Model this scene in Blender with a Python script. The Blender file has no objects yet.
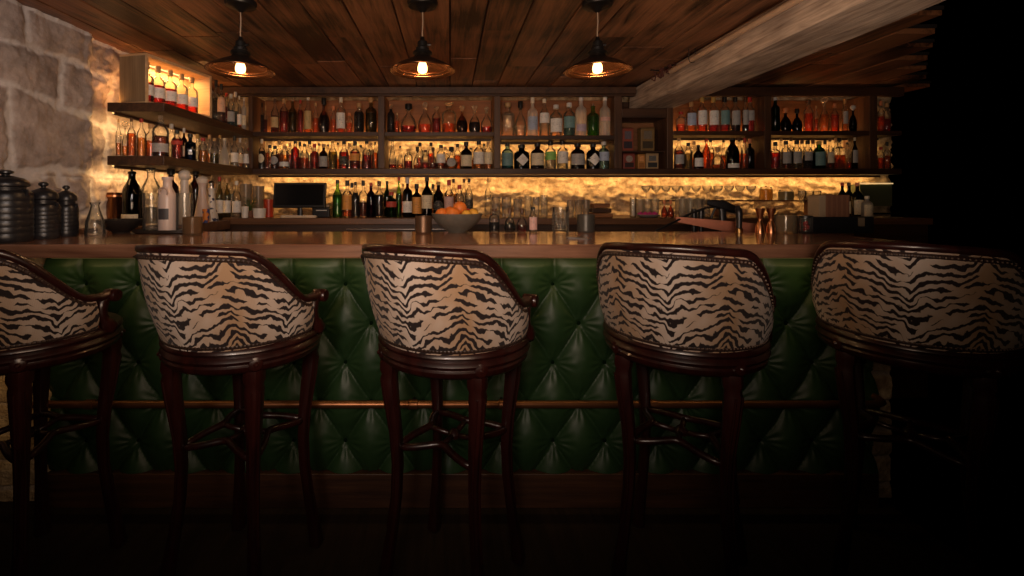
import bpy, math, random
from mathutils import Vector, noise as mnoise
R = math.radians
PI = math.pi
sc = bpy.context.scene
C = sc.collection
random.seed(7)

# ------------------------------------------------------------------ camera, world, lights, exposure
F = 462.0            # focal length in pixels of the 1024 px frame
VX, VY = 450.0, 197.0
CZ = 1.26
cam_d = bpy.data.cameras.new('camera')
cam = bpy.data.objects.new('camera', cam_d); C.objects.link(cam)
cam.location = (0, 0, CZ); cam.rotation_euler = (R(90), 0, 0)
cam_d.sensor_width = 36; cam_d.lens = F/1024*36
cam_d.shift_x = (512-VX)/1024; cam_d.shift_y = -(288-VY)/1024
cam_d.clip_start = .02
sc.camera = cam
w = bpy.data.worlds.new('world'); sc.world = w; w.use_nodes = True
w.node_tree.nodes['Background'].inputs[0].default_value = (0, 0, 0, 1)
w.node_tree.nodes['Background'].inputs[1].default_value = 0
sc.view_settings.view_transform = 'Standard'; sc.view_settings.look = 'None'
sc.view_settings.exposure = 0; sc.view_settings.gamma = 1
sc.view_settings.use_curve_mapping = False
sc.cycles.transparent_max_bounces = 48
sc.cycles.max_bounces = 8
sc.cycles.sample_clamp_indirect = 4
sc.cycles.caustics_refractive = False

def spot(name, loc, target, power, angle, blend, radius, col):
    d = bpy.data.lights.new(name, 'SPOT'); d.energy = power; d.spot_size = R(angle); d.spot_blend = blend
    d.shadow_soft_size = radius; d.color = col
    o = bpy.data.objects.new(name, d); C.objects.link(o); o.location = loc
    o.rotation_euler = (Vector(target)-Vector(loc)).to_track_quat('-Z', 'Y').to_euler()
    return o
def area(name, loc, target, power, sx, sy, col, spread=180):
    d = bpy.data.lights.new(name, 'AREA'); d.energy = power; d.shape = 'RECTANGLE'; d.size = sx; d.size_y = sy
    d.color = col; d.spread = R(spread)
    o = bpy.data.objects.new(name, d); C.objects.link(o); o.location = loc
    o.rotation_euler = (Vector(target)-Vector(loc)).to_track_quat('-Z', 'Y').to_euler()
    return o
# dining room lamp behind the camera; the fills after it are added
spot('room_lamp_chairs', (-.35, -.9, 1.72), (-.12, 1.4, 1.43), 66, 63, 1, .16, (1, .84, .76))
spot('stone_fill', (-.3, .4, 1.7), (-1.93, 2.2, 1.95), 34, 72, 1, .15, (1, .84, .77))  # added fill in front of the camera, brightens the left stone wall
spot('beam_fill', (.55, .5, 1.15), (1.62, 2.3, 2.0), 50, 64, 1, .12, (1, .76, .60))  # unseen spot added below the beam to lift its underside and left face
area('ceiling_fill', (-.1, .2, 1.25), (-.3, 2.2, 2.2), 13, 1.2, .4, (1, .68, .46), 150)  # unseen upward panel added to brighten the ceiling planks
spot('pier_fill', (-1.72, 1.35, .9), (-1.85, 1.85, .62), 2.2, 60, .8, .05, (1, .55, .18))  # invisible warm spot added to tint the stone pier orange
LED = (1, .545, .185)

# ------------------------------------------------------------------ helpers
def P(px, py, Y):
    "a point of the room at depth Y"
    return ((px-VX)*Y/F, Y, CZ+(VY-py)*Y/F)
def XP(px, Y): return (px-VX)*Y/F
def ZP(py, Y): return CZ+(VY-py)*Y/F

def tag(o, label=None, cat=None, group=None, kind=None):
    if label: o['label'] = label
    if cat: o['category'] = cat
    if group: o['group'] = group
    if kind: o['kind'] = kind
    return o
def empty(name, loc=(0, 0, 0), rz=0):
    o = bpy.data.objects.new(name, None); C.objects.link(o); o.location = loc; o.rotation_euler = (0, 0, rz)
    o.empty_display_size = .05
    return o

class MB:
    def __init__(s): s.v = []; s.f = []; s.uv = None; s.at = {}
    def add(s, vs, fs):
        n = len(s.v); s.v += [tuple(v) for v in vs]; s.f += [tuple(i+n for i in f) for f in fs]; return s
    def box(s, c, d, rz=0, rx=0, ry=0):
        from mathutils import Euler
        m = Euler((rx, ry, rz)).to_matrix(); c = Vector(c)
        vs = [c + m @ Vector((x*d[0]/2, y*d[1]/2, z*d[2]/2)) for x in (-1, 1) for y in (-1, 1) for z in (-1, 1)]
        return s.add(vs, [(0, 1, 3, 2), (4, 6, 7, 5), (0, 4, 5, 1), (2, 3, 7, 6), (0, 2, 6, 4), (1, 5, 7, 3)])
    def b2(s, a, b):
        return s.box([(a[i]+b[i])/2 for i in range(3)], [abs(b[i]-a[i]) for i in range(3)])
    def lathe(s, prof, seg=20, c=(0, 0, 0), sq=2, sy=1, a0=0, a1=2*PI, rz=0, closed=None):
        full = abs(a1-a0-2*PI) < 1e-6
        n = seg if full else seg+1
        vs = []; fs = []
        for r, z in prof:
            for k in range(n):
                a = a0+(a1-a0)*k/seg
                ca, sa = math.cos(a), math.sin(a)
                q = 1 if sq == 2 else 1/((abs(ca)**sq+abs(sa)**sq)**(1/sq))
                x, y = r*q*ca, r*q*sa*sy
                if rz: x, y = x*math.cos(rz)-y*math.sin(rz), x*math.sin(rz)+y*math.cos(rz)
                vs.append((c[0]+x, c[1]+y, c[2]+z))
        for i in range(len(prof)-1):
            for k in range(seg):
                k2 = (k+1) % n
                fs.append((i*n+k, i*n+k2, (i+1)*n+k2, (i+1)*n+k))
        if full and closed is not False:
            if prof[0][0] > 1e-5: fs.append(tuple(range(n))[::-1])
            if prof[-1][0] > 1e-5: fs.append(tuple((len(prof)-1)*n+k for k in range(n)))
        return s.add(vs, fs)
    def tube(s, pts, r, seg=10, cap=True, sq=None):
        pts = [Vector(p) for p in pts]; m = len(pts)
        rr = r if isinstance(r, (list, tuple)) else [r]*m
        vs = []; up = None
        for i, p in enumerate(pts):
            t = (pts[min(i+1, m-1)]-pts[max(i-1, 0)]).normalized()
            if up is None:
                up = Vector((0, 0, 1)) if abs(t.z) < .9 else Vector((0, 1, 0))
            sd = t.cross(up).normalized(); up = sd.cross(t).normalized()
            for k in range(seg):
                a = 2*PI*k/seg
                ra = rr[i] if not isinstance(rr[i], tuple) else 1
                rx, ry = (rr[i] if isinstance(rr[i], tuple) else (ra, ra))
                ca, sa = math.cos(a), math.sin(a)
                q = 1 if sq is None else 1/((abs(ca)**sq+abs(sa)**sq)**(1/sq))
                vs.append(p+sd*ca*rx*q+up*sa*ry*q)
        fs = [(i*seg+k, i*seg+(k+1) % seg, (i+1)*seg+(k+1) % seg, (i+1)*seg+k) for i in range(m-1) for k in range(seg)]
        if cap: fs += [tuple(range(seg))[::-1], tuple((m-1)*seg+k for k in range(seg))]
        return s.add(vs, fs)
    def sphere(s, c, r, seg=12, sz=1):
        h = max(4, seg//2)
        prof = [(max(1e-6, r*math.sin(PI*i/h)), -r*sz*math.cos(PI*i/h)) for i in range(h+1)]
        return s.lathe(prof, seg, c)
    def build(s, name, mat, parent=None, loc=(0, 0, 0), smooth=False, bevel=0, rz=0, fix=True):
        me = bpy.data.meshes.new(name); me.from_pydata(s.v, [], s.f)
        if fix:
            import bmesh
            bm = bmesh.new(); bm.from_mesh(me)
            bmesh.ops.recalc_face_normals(bm, faces=bm.faces)
            bm.to_mesh(me); bm.free()
        if s.uv:
            l = me.uv_layers.new(name='UVMap')
            for poly in me.polygons:
                for li in poly.loop_indices: l.data[li].uv = s.uv[me.loops[li].vertex_index]
        for k, vals in s.at.items():
            a = me.attributes.new(k, 'FLOAT', 'POINT'); a.data.foreach_set('value', vals)
        me.materials.append(mat)
        o = bpy.data.objects.new(name, me); C.objects.link(o); o.parent = parent; o.location = loc
        if rz: o.rotation_euler = (0, 0, rz)
        if smooth:
            me.shade_smooth()
            if smooth != 'all':
                import math as _m
                me.set_sharp_from_angle(angle=R(40))
        if bevel:
            b = o.modifiers.new('b', 'BEVEL'); b.width = bevel; b.segments = 2; b.limit_method = 'ANGLE'
        return o

def copy_tree(o, parent=None):
    c = o.copy(); C.objects.link(c); c.parent = parent
    for ch in list(o.children):
        copy_tree(ch, c)
    return c

# ------------------------------------------------------------------ materials
MC = {}
def newmat(name):
    m = bpy.data.materials.new(name); m.use_nodes = True
    nt = m.node_tree; nt.nodes.clear()
    out = nt.nodes.new('ShaderNodeOutputMaterial')
    return m, nt, out
def N(nt, t, **kw):
    n = nt.nodes.new(t)
    for k, v in kw.items():
        if k.startswith('i_'):
            key = k[2:]; key = int(key) if key.isdigit() else key
            n.inputs[key].default_value = v
        else: setattr(n, k, v)
    return n
def rgba(c): return (c[0], c[1], c[2], 1)
def plain(name, col, rough=.5, metal=0, spec=.5, var=0, vscale=20, coat=0, bump=0):
    if name in MC: return MC[name]
    m, nt, out = newmat(name)
    b = N(nt, 'ShaderNodeBsdfPrincipled'); b.inputs['Roughness'].default_value = rough
    b.inputs['Metallic'].default_value = metal; b.inputs['Specular IOR Level'].default_value = spec
    b.inputs['Coat Weight'].default_value = coat
    tc = N(nt, 'ShaderNodeTexCoord'); nz = N(nt, 'ShaderNodeTexNoise', i_Scale=vscale, i_Detail=4)
    nt.links.new(tc.outputs['Object'], nz.inputs['Vector'])
    mx = N(nt, 'ShaderNodeMix', data_type='RGBA'); v = var or .12
    mx.inputs[6].default_value = rgba([x*(1-v) for x in col]); mx.inputs[7].default_value = rgba([min(1, x*(1+v)) for x in col])
    nt.links.new(nz.outputs['Fac'], mx.inputs[0]); nt.links.new(mx.outputs[2], b.inputs['Base Color'])
    if bump:
        bp = N(nt, 'ShaderNodeBump', i_Strength=bump, i_Distance=.004)
        nt.links.new(nz.outputs['Fac'], bp.inputs['Height']); nt.links.new(bp.outputs[0], b.inputs['Normal'])
    nt.links.new(b.outputs[0], out.inputs[0]); MC[name] = m
    return m
def wood(name, c1, c2, axis='X', scale=1.0, rough=.45, coat=0, bump=.3, plank=False, stain=0, spec=.5, gain=1.6):
    if name in MC: return MC[name]
    m, nt, out = newmat(name)
    b = N(nt, 'ShaderNodeBsdfPrincipled'); b.inputs['Roughness'].default_value = rough
    b.inputs['Coat Weight'].default_value = coat; b.inputs['Coat Roughness'].default_value = .08
    b.inputs['Specular IOR Level'].default_value = spec
    tc = N(nt, 'ShaderNodeTexCoord'); mp = N(nt, 'ShaderNodeMapping')
    sc_ = [14*scale]*3; sc_['XYZ'.index(axis)] = 1.1*scale
    mp.inputs['Scale'].default_value = sc_
    src = tc.outputs['Object']
    if plank:
        at = N(nt, 'ShaderNodeAttribute', attribute_name='plank')
        vm = N(nt, 'ShaderNodeVectorMath', operation='MULTIPLY'); vm.inputs[1].default_value = (3.1, 7.7, 5.3)
        nt.links.new(at.outputs['Fac'], vm.inputs[0])
        va = N(nt, 'ShaderNodeVectorMath', operation='ADD'); nt.links.new(src, va.inputs[0]); nt.links.new(vm.outputs[0], va.inputs[1]); src = va.outputs[0]
    nt.links.new(src, mp.inputs['Vector'])
    n1 = N(nt, 'ShaderNodeTexNoise', i_Scale=1.6, i_Detail=8, i_Roughness=.62, i_Distortion=.7)
    nt.links.new(mp.outputs[0], n1.inputs['Vector'])
    mp2 = N(nt, 'ShaderNodeMapping'); s2 = [90*scale]*3; s2['XYZ'.index(axis)] = 3*scale; mp2.inputs['Scale'].default_value = s2
    nt.links.new(src, mp2.inputs['Vector'])
    n2 = N(nt, 'ShaderNodeTexNoise', i_Scale=1.0, i_Detail=3); nt.links.new(mp2.outputs[0], n2.inputs['Vector'])
    n3 = N(nt, 'ShaderNodeTexNoise', i_Scale=2.3*scale, i_Detail=3); nt.links.new(src, n3.inputs['Vector'])
    ad = N(nt, 'ShaderNodeMath', operation='MULTIPLY_ADD'); ad.inputs[1].default_value = .35
    nt.links.new(n2.outputs['Fac'], ad.inputs[0]); nt.links.new(n1.outputs['Fac'], ad.inputs[2])
    ad2 = N(nt, 'ShaderNodeMath', operation='MULTIPLY_ADD'); ad2.inputs[1].default_value = .5+stain
    nt.links.new(n3.outputs['Fac'], ad2.inputs[0]); nt.links.new(ad.outputs[0], ad2.inputs[2])
    last = ad2
    if plank:
        ad3 = N(nt, 'ShaderNodeMath', operation='MULTIPLY_ADD'); ad3.inputs[1].default_value = .22
        nt.links.new(at.outputs['Fac'], ad3.inputs[0]); nt.links.new(ad2.outputs[0], ad3.inputs[2]); last = ad3
    mean = .675+.5*(.5+stain)+(.11 if plank else 0)
    nrm = N(nt, 'ShaderNodeMath', operation='MULTIPLY_ADD'); nrm.inputs[1].default_value = gain; nrm.inputs[2].default_value = .5-mean*gain
    nt.links.new(last.outputs[0], nrm.inputs[0]); last = nrm
    cr = N(nt, 'ShaderNodeValToRGB'); cr.color_ramp.elements[0].position = .1; cr.color_ramp.elements[1].position = .9
    cr.color_ramp.elements[0].color = rgba(c1); cr.color_ramp.elements[1].color = rgba(c2)
    nt.links.new(last.outputs[0], cr.inputs[0]); nt.links.new(cr.outputs[0], b.inputs['Base Color'])
    bp = N(nt, 'ShaderNodeBump', i_Strength=bump, i_Distance=.004)
    nt.links.new(ad.outputs[0], bp.inputs['Height']); nt.links.new(bp.outputs[0], b.inputs['Normal'])
    nt.links.new(b.outputs[0], out.inputs[0]); MC[name] = m
    return m
def glassy(name, col, edge=.45, gloss=.06, diff=0.0, ior=1.45):
    "thin glass or liquid seen by its tint: lets light through and reflects at its edges"
    if name in MC: return MC[name]
    m, nt, out = newmat(name)
    lw = N(nt, 'ShaderNodeLayerWeight', i_Blend=.35)
    mx = N(nt, 'ShaderNodeMix', data_type='RGBA'); mx.inputs[6].default_value = rgba(col); mx.inputs[7].default_value = rgba([c*edge for c in col])
    nt.links.new(lw.outputs['Facing'], mx.inputs[0])
    tr = N(nt, 'ShaderNodeBsdfTransparent'); nt.links.new(mx.outputs[2], tr.inputs[0])
    gl = N(nt, 'ShaderNodeBsdfGlossy'); gl.inputs['Roughness'].default_value = gloss; gl.inputs['Color'].default_value = (.95, .95, .95, 1)
    fr = N(nt, 'ShaderNodeFresnel', i_IOR=ior)
    ms = N(nt, 'ShaderNodeMixShader'); nt.links.new(fr.outputs[0], ms.inputs[0]); nt.links.new(tr.outputs[0], ms.inputs[1]); nt.links.new(gl.outputs[0], ms.inputs[2])
    last = ms
    if diff:
        df = N(nt, 'ShaderNodeBsdfTranslucent'); df.inputs[0].default_value = rgba(col)
        d2 = N(nt, 'ShaderNodeBsdfDiffuse'); d2.inputs[0].default_value = rgba(col)
        a = N(nt, 'ShaderNodeMixShader', i_0=.4); nt.links.new(df.outputs[0], a.inputs[1]); nt.links.new(d2.outputs[0], a.inputs[2])
        m2 = N(nt, 'ShaderNodeMixShader', i_0=diff); nt.links.new(ms.outputs[0], m2.inputs[1]); nt.links.new(a.outputs[0], m2.inputs[2]); last = m2
    nt.links.new(last.outputs[0], out.inputs[0]); MC[name] = m
    return m
def emit(name, col, st):
    if name in MC: return MC[name]
    m, nt, out = newmat(name); e = N(nt, 'ShaderNodeEmission'); e.inputs[0].default_value = rgba(col); e.inputs[1].default_value = st
    nt.links.new(e.outputs[0], out.inputs[0]); MC[name] = m; return m

DARKWOOD = wood('dark_shelf_wood', (.022, .009, .005), (.085, .036, .016), 'X', 1, .5)
DARKWOODZ = wood('dark_upright_wood', (.03, .013, .007), (.12, .055, .026), 'Z', 1, .5)
DARKWOODY = wood('dark_side_shelf_wood', (.025, .011, .006), (.10, .045, .021), 'Y', 1, .5)
BOARD = wood('shelf_back_board', (.13, .050, .018), (.34, .14, .05), 'X', 1, .6)
COUNTER = wood('back_counter_wood', (.08, .036, .017), (.22, .10, .048), 'X', 1, .4)
TOPWOOD = wood('bar_top_wood', (.12, .050, .030), (.42, .21, .125), 'X', .8, .24, .5, .12)
CEIL = wood('ceiling_plank_wood', (.022, .008, .004), (.28, .115, .050), 'Y', 1, .45, 0, .9, plank=True, stain=.35, gain=2.3)
BEAM = wood('weathered_beam_wood', (.19, .13, .095), (.66, .51, .39), 'Y', 1.7, .75, 0, 1.0, gain=1.7)
CHAIRWOOD = wood('mahogany', (.007, .0017, .0015), (.030, .0055, .004), 'Z', 1.2, .34, .25, .05)
CRATEWOOD = wood('pine_crate', (.50, .30, .15), (.80, .58, .34), 'Y', 1.2, .55)
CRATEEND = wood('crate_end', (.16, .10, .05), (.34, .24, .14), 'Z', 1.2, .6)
BLACK = plain('black_plastic', (.012, .012, .014), .35)
BLACKGLAZE = plain('black_ceramic', (.015, .0145, .017), .33, 0, .5, .3, 30, bump=.3)
IRON = plain('dark_iron', (.035, .032, .030), .42, .8)
NICKEL = plain('brushed_nickel', (.42, .36, .30), .3, .9)
COPPER = plain('copper', (.62, .27, .13), .28, 1)
COPPERIN = plain('copper_inner', (.24, .10, .045), .26, .95)
WHITE = plain('white_plastic', (.75, .72, .68), .4)
CREAM = plain('cream_ceramic', (.74, .66, .58), .3)
STEEL = plain('steel', (.5, .45, .42), .25, 1)
BRASS = plain('aged_brass', (.30, .17, .06), .35, 1)
CLEARG = glassy('clear_glass', (.95, .95, .93), .75, .05, .035, 1.36)
TABLEG = glassy('table_glass', (.94, .94, .92), .82, .05, .12, 1.28)

# ------------------------------------------------------------------ stone
def stone_mat(name, block, block2, mortar, rough=.85, scale=9, bump=.6):
    m, nt, out = newmat(name)
    b = N(nt, 'ShaderNodeBsdfPrincipled'); b.inputs['Roughness'].default_value = rough; b.inputs['Specular IOR Level'].default_value = .25
    tc = N(nt, 'ShaderNodeTexCoord')
    n1 = N(nt, 'ShaderNodeTexNoise', i_Scale=scale, i_Detail=9, i_Roughness=.65); nt.links.new(tc.outputs['Object'], n1.inputs['Vector'])
    n2 = N(nt, 'ShaderNodeTexNoise', i_Scale=scale*6, i_Detail=5); nt.links.new(tc.outputs['Object'], n2.inputs['Vector'])
    cr = N(nt, 'ShaderNodeValToRGB'); cr.color_ramp.elements[0].position = .35; cr.color_ramp.elements[1].position = .68
    cr.color_ramp.elements[0].color = rgba(block); cr.color_ramp.elements[1].color = rgba(block2)
    nt.links.new(n1.outputs['Fac'], cr.inputs[0])
    at = N(nt, 'ShaderNodeAttribute', attribute_name='mortar')
    mx = N(nt, 'ShaderNodeMix', data_type='RGBA'); nt.links.new(at.outputs['Fac'], mx.inputs[0]); nt.links.new(cr.outputs[0], mx.inputs[6])
    mm = N(nt, 'ShaderNodeMix', data_type='RGBA'); mm.inputs[6].default_value = rgba([c*.7 for c in mortar]); mm.inputs[7].default_value = rgba(mortar)
    nt.links.new(n2.outputs['Fac'], mm.inputs[0]); nt.links.new(mm.outputs[2], mx.inputs[7])
    nt.links.new(mx.outputs[2], b.inputs['Base Color'])
    ad = N(nt, 'ShaderNodeMath', operation='ADD'); nt.links.new(n1.outputs['Fac'], ad.inputs[0]); nt.links.new(n2.outputs['Fac'], ad.inputs[1])
    bp = N(nt, 'ShaderNodeBump', i_Strength=bump, i_Distance=.008); nt.links.new(ad.outputs[0], bp.inputs['Height']); nt.links.new(bp.outputs[0], b.inputs['Normal'])
    nt.links.new(b.outputs[0], out.inputs[0]); return m
STONE = stone_mat('limestone_blocks', (.25, .205, .185), (.50, .42, .385), (.70, .66, .645))
GOLDSTONE = stone_mat('rough_sandstone', (.30, .20, .11), (.80, .64, .41), (.6, .5, .4), scale=14, bump=.9)

def sdf_seg(p, a, b):
    ax, ay = a; bx, by = b; px, py = p
    dx, dy = bx-ax, by-ay; L = dx*dx+dy*dy
    t = max(0, min(1, ((px-ax)*dx+(py-ay)*dy)/L))
    return math.hypot(px-ax-t*dx, py-ay-t*dy)
def sheet(u0, u1, v0, v1, nu, nv, fn):
    mb = MB(); mort = []
    for j in range(nv+1):
        for i in range(nu+1):
            u = u0+(u1-u0)*i/nu; v = v0+(v1-v0)*j/nv
            p, m = fn(u, v); mb.v.append(p); mort.append(m)
    mb.f = [(j*(nu+1)+i, j*(nu+1)+i+1, (j+1)*(nu+1)+i+1, (j+1)*(nu+1)+i) for j in range(nv) for i in range(nu)]
    mb.at['mortar'] = mort
    return mb
# left wall; joints given in (depth, height)
joints = [((1.7, 1.925), (2.32, 1.965)), ((2.32, 1.965), (2.75, 1.93)), ((1.7, 1.79), (2.04, 1.755)), ((2.04, 1.755), (2.51, 1.68)), ((2.51, 1.68), (2.9, 1.66)),
          ((2.04, 1.755), (2.055, 1.33)), ((2.0, 1.34), (2.25, 1.40)), ((2.25, 1.40), (2.9, 1.385)), ((2.33, 1.96), (2.31, 1.71)), ((2.12, 2.2), (2.13, 1.94)),
          ((2.52, 2.2), (2.50, 1.95)), ((2.3, 1.38), (2.38, 1.0)), ((2.05, 1.35), (2.1, 1.0)), ((1.85, 1.77), (1.9, 1.2)), ((2.55, 1.4), (2.5, 1.0)), ((2.0, 1.15), (2.9, 1.2)), ((2.72, 1.95), (2.70, 1.68)), ((2.68, 1.68), (2.66, 1.38))]
def lw(u, v):
    wob = .022*mnoise.noise(Vector((u*9, v*9, 3)))+.012*mnoise.noise(Vector((u*25, v*25, 7)))
    d = min(sdf_seg((u, v), a, b) for a, b in joints)+wob
    width = .009+.02*max(0, mnoise.noise(Vector((u*3, v*3, 9))))+(.022 if v < 1.36 else 0)
    m = 1-min(1, max(0, (d-width)/.012))
    if v > 2.122+.004*mnoise.noise(Vector((u*12, 0, 4))): m = 1
    rel = .014*min(1, max(0, (d-width*.6)/.03))
    n = .016*mnoise.fractal(Vector((u*5, v*5, 1)), .9, 2.1, 5)+.004*mnoise.noise(Vector((u*40, v*40, 2)))
    rid = .03*abs(mnoise.fractal(Vector((u*8, v*8, 5)), 1, 2, 5)) if (u > 2.46 or v < 1.3) else 0
    x = -1.955+rel+n+rid-(.05*min(1, max(0, (u-2.5)/.05)))
    return (x, u, v), m
tag(sheet(1.45, 4.02, .55, 2.16, 330, 215, lw).build('wall_left', STONE, smooth='all', fix=False), kind='structure')
def bw(u, v):
    n = mnoise.ridged_multi_fractal(Vector((u*3.2+v*1.5, v*7, 2)), 1, 2.1, 5, 1, 2)
    n2 = mnoise.fractal(Vector((u*14, v*20, 5)), 1, 2, 4)
    return (u, 4.045-.036*n-.020*n2, v), 0
tag(sheet(-2.02, 3.82, .9, 2.16, 560, 125, bw).build('wall_back', GOLDSTONE, smooth='all', fix=False), kind='structure')

# floor and ceiling
FLOOR = wood('dark_floor_boards', (.012, .007, .005), (.03, .017, .011), 'Y', 1, .7, spec=.2)
mb = MB(); mb.b2((-1.95, 1.25, -.06), (1.8, 4.0, 0)); tag(mb.build('floor', FLOOR), kind='structure')
gaps = [-2.02, -1.85, -1.66, -1.48, -1.26, -1.065, -.87, -.68, -.486, -.262, 0.0, .174, .375, .60, .80, 1.02, 1.27, 1.5, 1.72, 1.95, 2.17, 2.4, 2.62, 2.85, 3.07, 3.3, 3.55, 3.85]
mb = MB(); vals = []
CEZ = CZ+.88
for i in range(len(gaps)-1):
    a, b = gaps[i]+.0035, gaps[i+1]-.0035
    y0 = 1.93 if b < 1.9 else max(1.93, a/439*F-.04)       # boards end where the room is no longer seen
    cuts = [y0]
    y = y0+random.uniform(.5, 1.3)
    while y < 3.6: cuts.append(y); y += random.uniform(.7, 1.5)
    cuts.append(4.02)
    for k in range(len(cuts)-1):
        dz = random.uniform(0, .006); n = len(mb.v); r = random.random()
        mb.b2((a, cuts[k]+.002, CEZ+dz), (b, cuts[k+1]-.002, CEZ+.03)); vals += [r]*8
n = len(mb.v); mb.at['plank'] = vals
tag(mb.build('ceiling', CEIL, bevel=.002), kind='structure')
# boarding over the planks
mb = MB()
for i in range(len(gaps)-1):
    a, b = gaps[i], gaps[i+1]; y0 = 1.93 if b < 1.9 else max(1.93, a/439*F-.04)
    mb.b2((a, y0, CEZ+.032), (b, 4.02, CEZ+.05))
tag(mb.build('ceiling_boarding', plain('black_gap', (.01, .006, .004), .9)), kind='structure')

# beam (trim_1), pale weathered timber running toward the room
mb = MB(); vs = []; fs = []
ny, nx = 60, 8
def beam_sec(y):
    x0, x1, z0, z1 = 1.49, 1.82, CZ+.712, CEZ-.003
    pts = []
    ch = .02
    ring = [(x0, z1), (x0, (z0+z1)/2+.02), (x0, z0+ch), (x0+ch*.6, z0), (x0+.11, z0), (x0+.21, z0), (x1-ch, z0), (x1, z0+ch), (x1, (z0+z1)/2), (x1, z1)]
    for x, z in ring:
        k = .010*mnoise.noise(Vector((x*6, y*1.8, z*9)))+.004*mnoise.noise(Vector((x*30, y*5, z*30)))
        pts.append((x+k, y, min(z+k, z1)))
    return pts
for i in range(ny+1):
    vs += beam_sec(1.60+(3.84-1.60)*i/ny)
nr = 10
for i in range(ny):
    for k in range(nr): fs.append((i*nr+k, i*nr+(k+1) % nr, (i+1)*nr+(k+1) % nr, (i+1)*nr+k))
fs += [tuple(range(nr)), tuple(ny*nr+k for k in range(nr))[::-1]]
mb.add(vs, fs); tag(mb.build('trim_1', BEAM, smooth=True), kind='structure')

# ------------------------------------------------------------------ shelves
def strip(parent, x0, x1, y, z, power, ydir=True, name='light_strip', off=(0, 0, 0)):
    "a warm LED strip under a shelf: the glowing tape and its light"
    mb = MB(); mb.b2((x0-off[0], y-.006-off[1], z-.006-off[2]), (x1-off[0], y+.006-off[1], z-off[2]))
    mb.build(name, emit('led_tape', LED, 2.5), parent)
    mb = MB(); mb.b2((x0-off[0], y-.018-off[1], z-.016-off[2]), (x1-off[0], y-.012-off[1], z+.0005-off[2])); mb.build('strip_cover', DARKWOOD, parent)
    d = bpy.data.lights.new('led', 'AREA'); d.shape = 'RECTANGLE'; d.size = x1-x0; d.size_y = .02; d.energy = power*(x1-x0); d.color = LED
    o = bpy.data.objects.new('led_light', d); C.objects.link(o); o.location = ((x0+x1)/2, y, z-.01)
    o.rotation_euler = (R(28), 0, 0)
def upstrip(parent, x0, x1, y, z, power, off):
    "a warm LED strip lying at the back of a shelf behind the bottles"
    m = MB(); m.b2((x0-off[0], y-.005-off[1], z-off[2]), (x1-off[0], y+.005-off[1], z+.004-off[2])); m.build('light_strip', emit('led_tape', LED, 2.5), parent)
    d = bpy.data.lights.new('led', 'AREA'); d.shape = 'RECTANGLE'; d.size = x1-x0; d.size_y = .012; d.energy = power*(x1-x0); d.color = (1, .42, .12)
    o = bpy.data.objects.new('led_light', d); C.objects.link(o); o.location = ((x0+x1)/2, y, z+.007); o.rotation_euler = (R(180), 0, 0)
SH1 = CZ+.522; SH1B = SH1-.034        # upper shelf
SH2 = CZ+.2275; SH2B = SH2-.045       # lower shelf
YF, YB = 3.70, 3.95
HZ = CZ+.806
ups = [(248.5, 252.5, 'a'), (378, 384.5, 'b'), (494, 500.5, 'c'), (614.5, 622, 'd'), (667, 673, 'e'), (764.5, 771, 'f'), (869.5, 877, 'g')]
UX = [(XP(a, YF), XP(b, YF)) for a, b, _ in ups]
XEND = 3.62
su = empty('shelf_unit', (0, 0, SH2B)); off = (0, 0, SH2B)
tag(su, 'long dark wooden back bar shelf unit lit from behind on the stone wall', 'shelves')
def part(name, a, b, mat, parent, o=off, bevel=.003):
    m = MB(); m.b2([a[i]-o[i] for i in range(3)], [b[i]-o[i] for i in range(3)]); return m.build(name, mat, parent, bevel=bevel)
part('lower_board', (UX[0][0]-.02, YF, SH2B), (XEND, YB, SH2), DARKWOOD, su)
for i in range(7):
    x0, x1 = UX[i]
    part('upright', (x0, YF-.004, SH2+.0005), (x1, YB, CEZ-.06), DARKWOODZ, su)
bays = [(UX[i][1]+.001, (UX[i+1][0]-.001 if i < 6 else XEND)) for i in range(7)]
bayz = [SH1, SH1, CZ+.494, None, CZ+.53, CZ+.53, CZ+.53]
for i, (x0, x1) in enumerate(bays):
    z = bayz[i]
    if z is None:
        part('niche_header', (x0, YF, CZ+.635), (x1, YB, CZ+.71), DARKWOOD, su)
        part('niche_board', (x0, YF+.03, CZ+.362), (x1, YB, CZ+.374), DARKWOOD, su)
        part('niche_top_board', (x0, YB-.012, CZ+.711), (x1, YB, CEZ-.07), DARKWOOD, su)
        part('niche_back', (x0, YB-.012, SH2+.001), (x1, YB, CZ+.63), BOARD, su)
        continue
    part('upper_board', (x0, YF, z-.034), (x1, YB, z), DARKWOOD, su)
    part('back_board', (x0, YB+.0, z+.001), (x1, YB+.012, HZ+.02), BOARD, su)
part('header', (UX[0][0]-.1, YF-.02, HZ), (1.480, YF+.03, CEZ-.06), DARKWOOD, su)
part('cornice', (UX[0][0]-.25, YF-.03, CEZ-.058), (1.480, YF+.03, CEZ-.004), DARKWOODY, su)
part('header', (UX[4][1]-.03, YF-.02, HZ-.0), (XEND, YF+.03, CEZ-.004), DARKWOOD, su)
for i, (x0, x1) in enumerate(bays):
    z = bayz[i]
    xe = min(x1, XEND)
    if z: strip(su, x0+.004, xe-.004, YB-.035, z-.035, 1.7, off=off)
    if z: upstrip(su, x0+.004, xe-.004, YB-.016, z+.001, 1.35, off)
strip(su, UX[0][0], XEND, YB-.045, SH2B-.001, 1.9, off=off)

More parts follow.
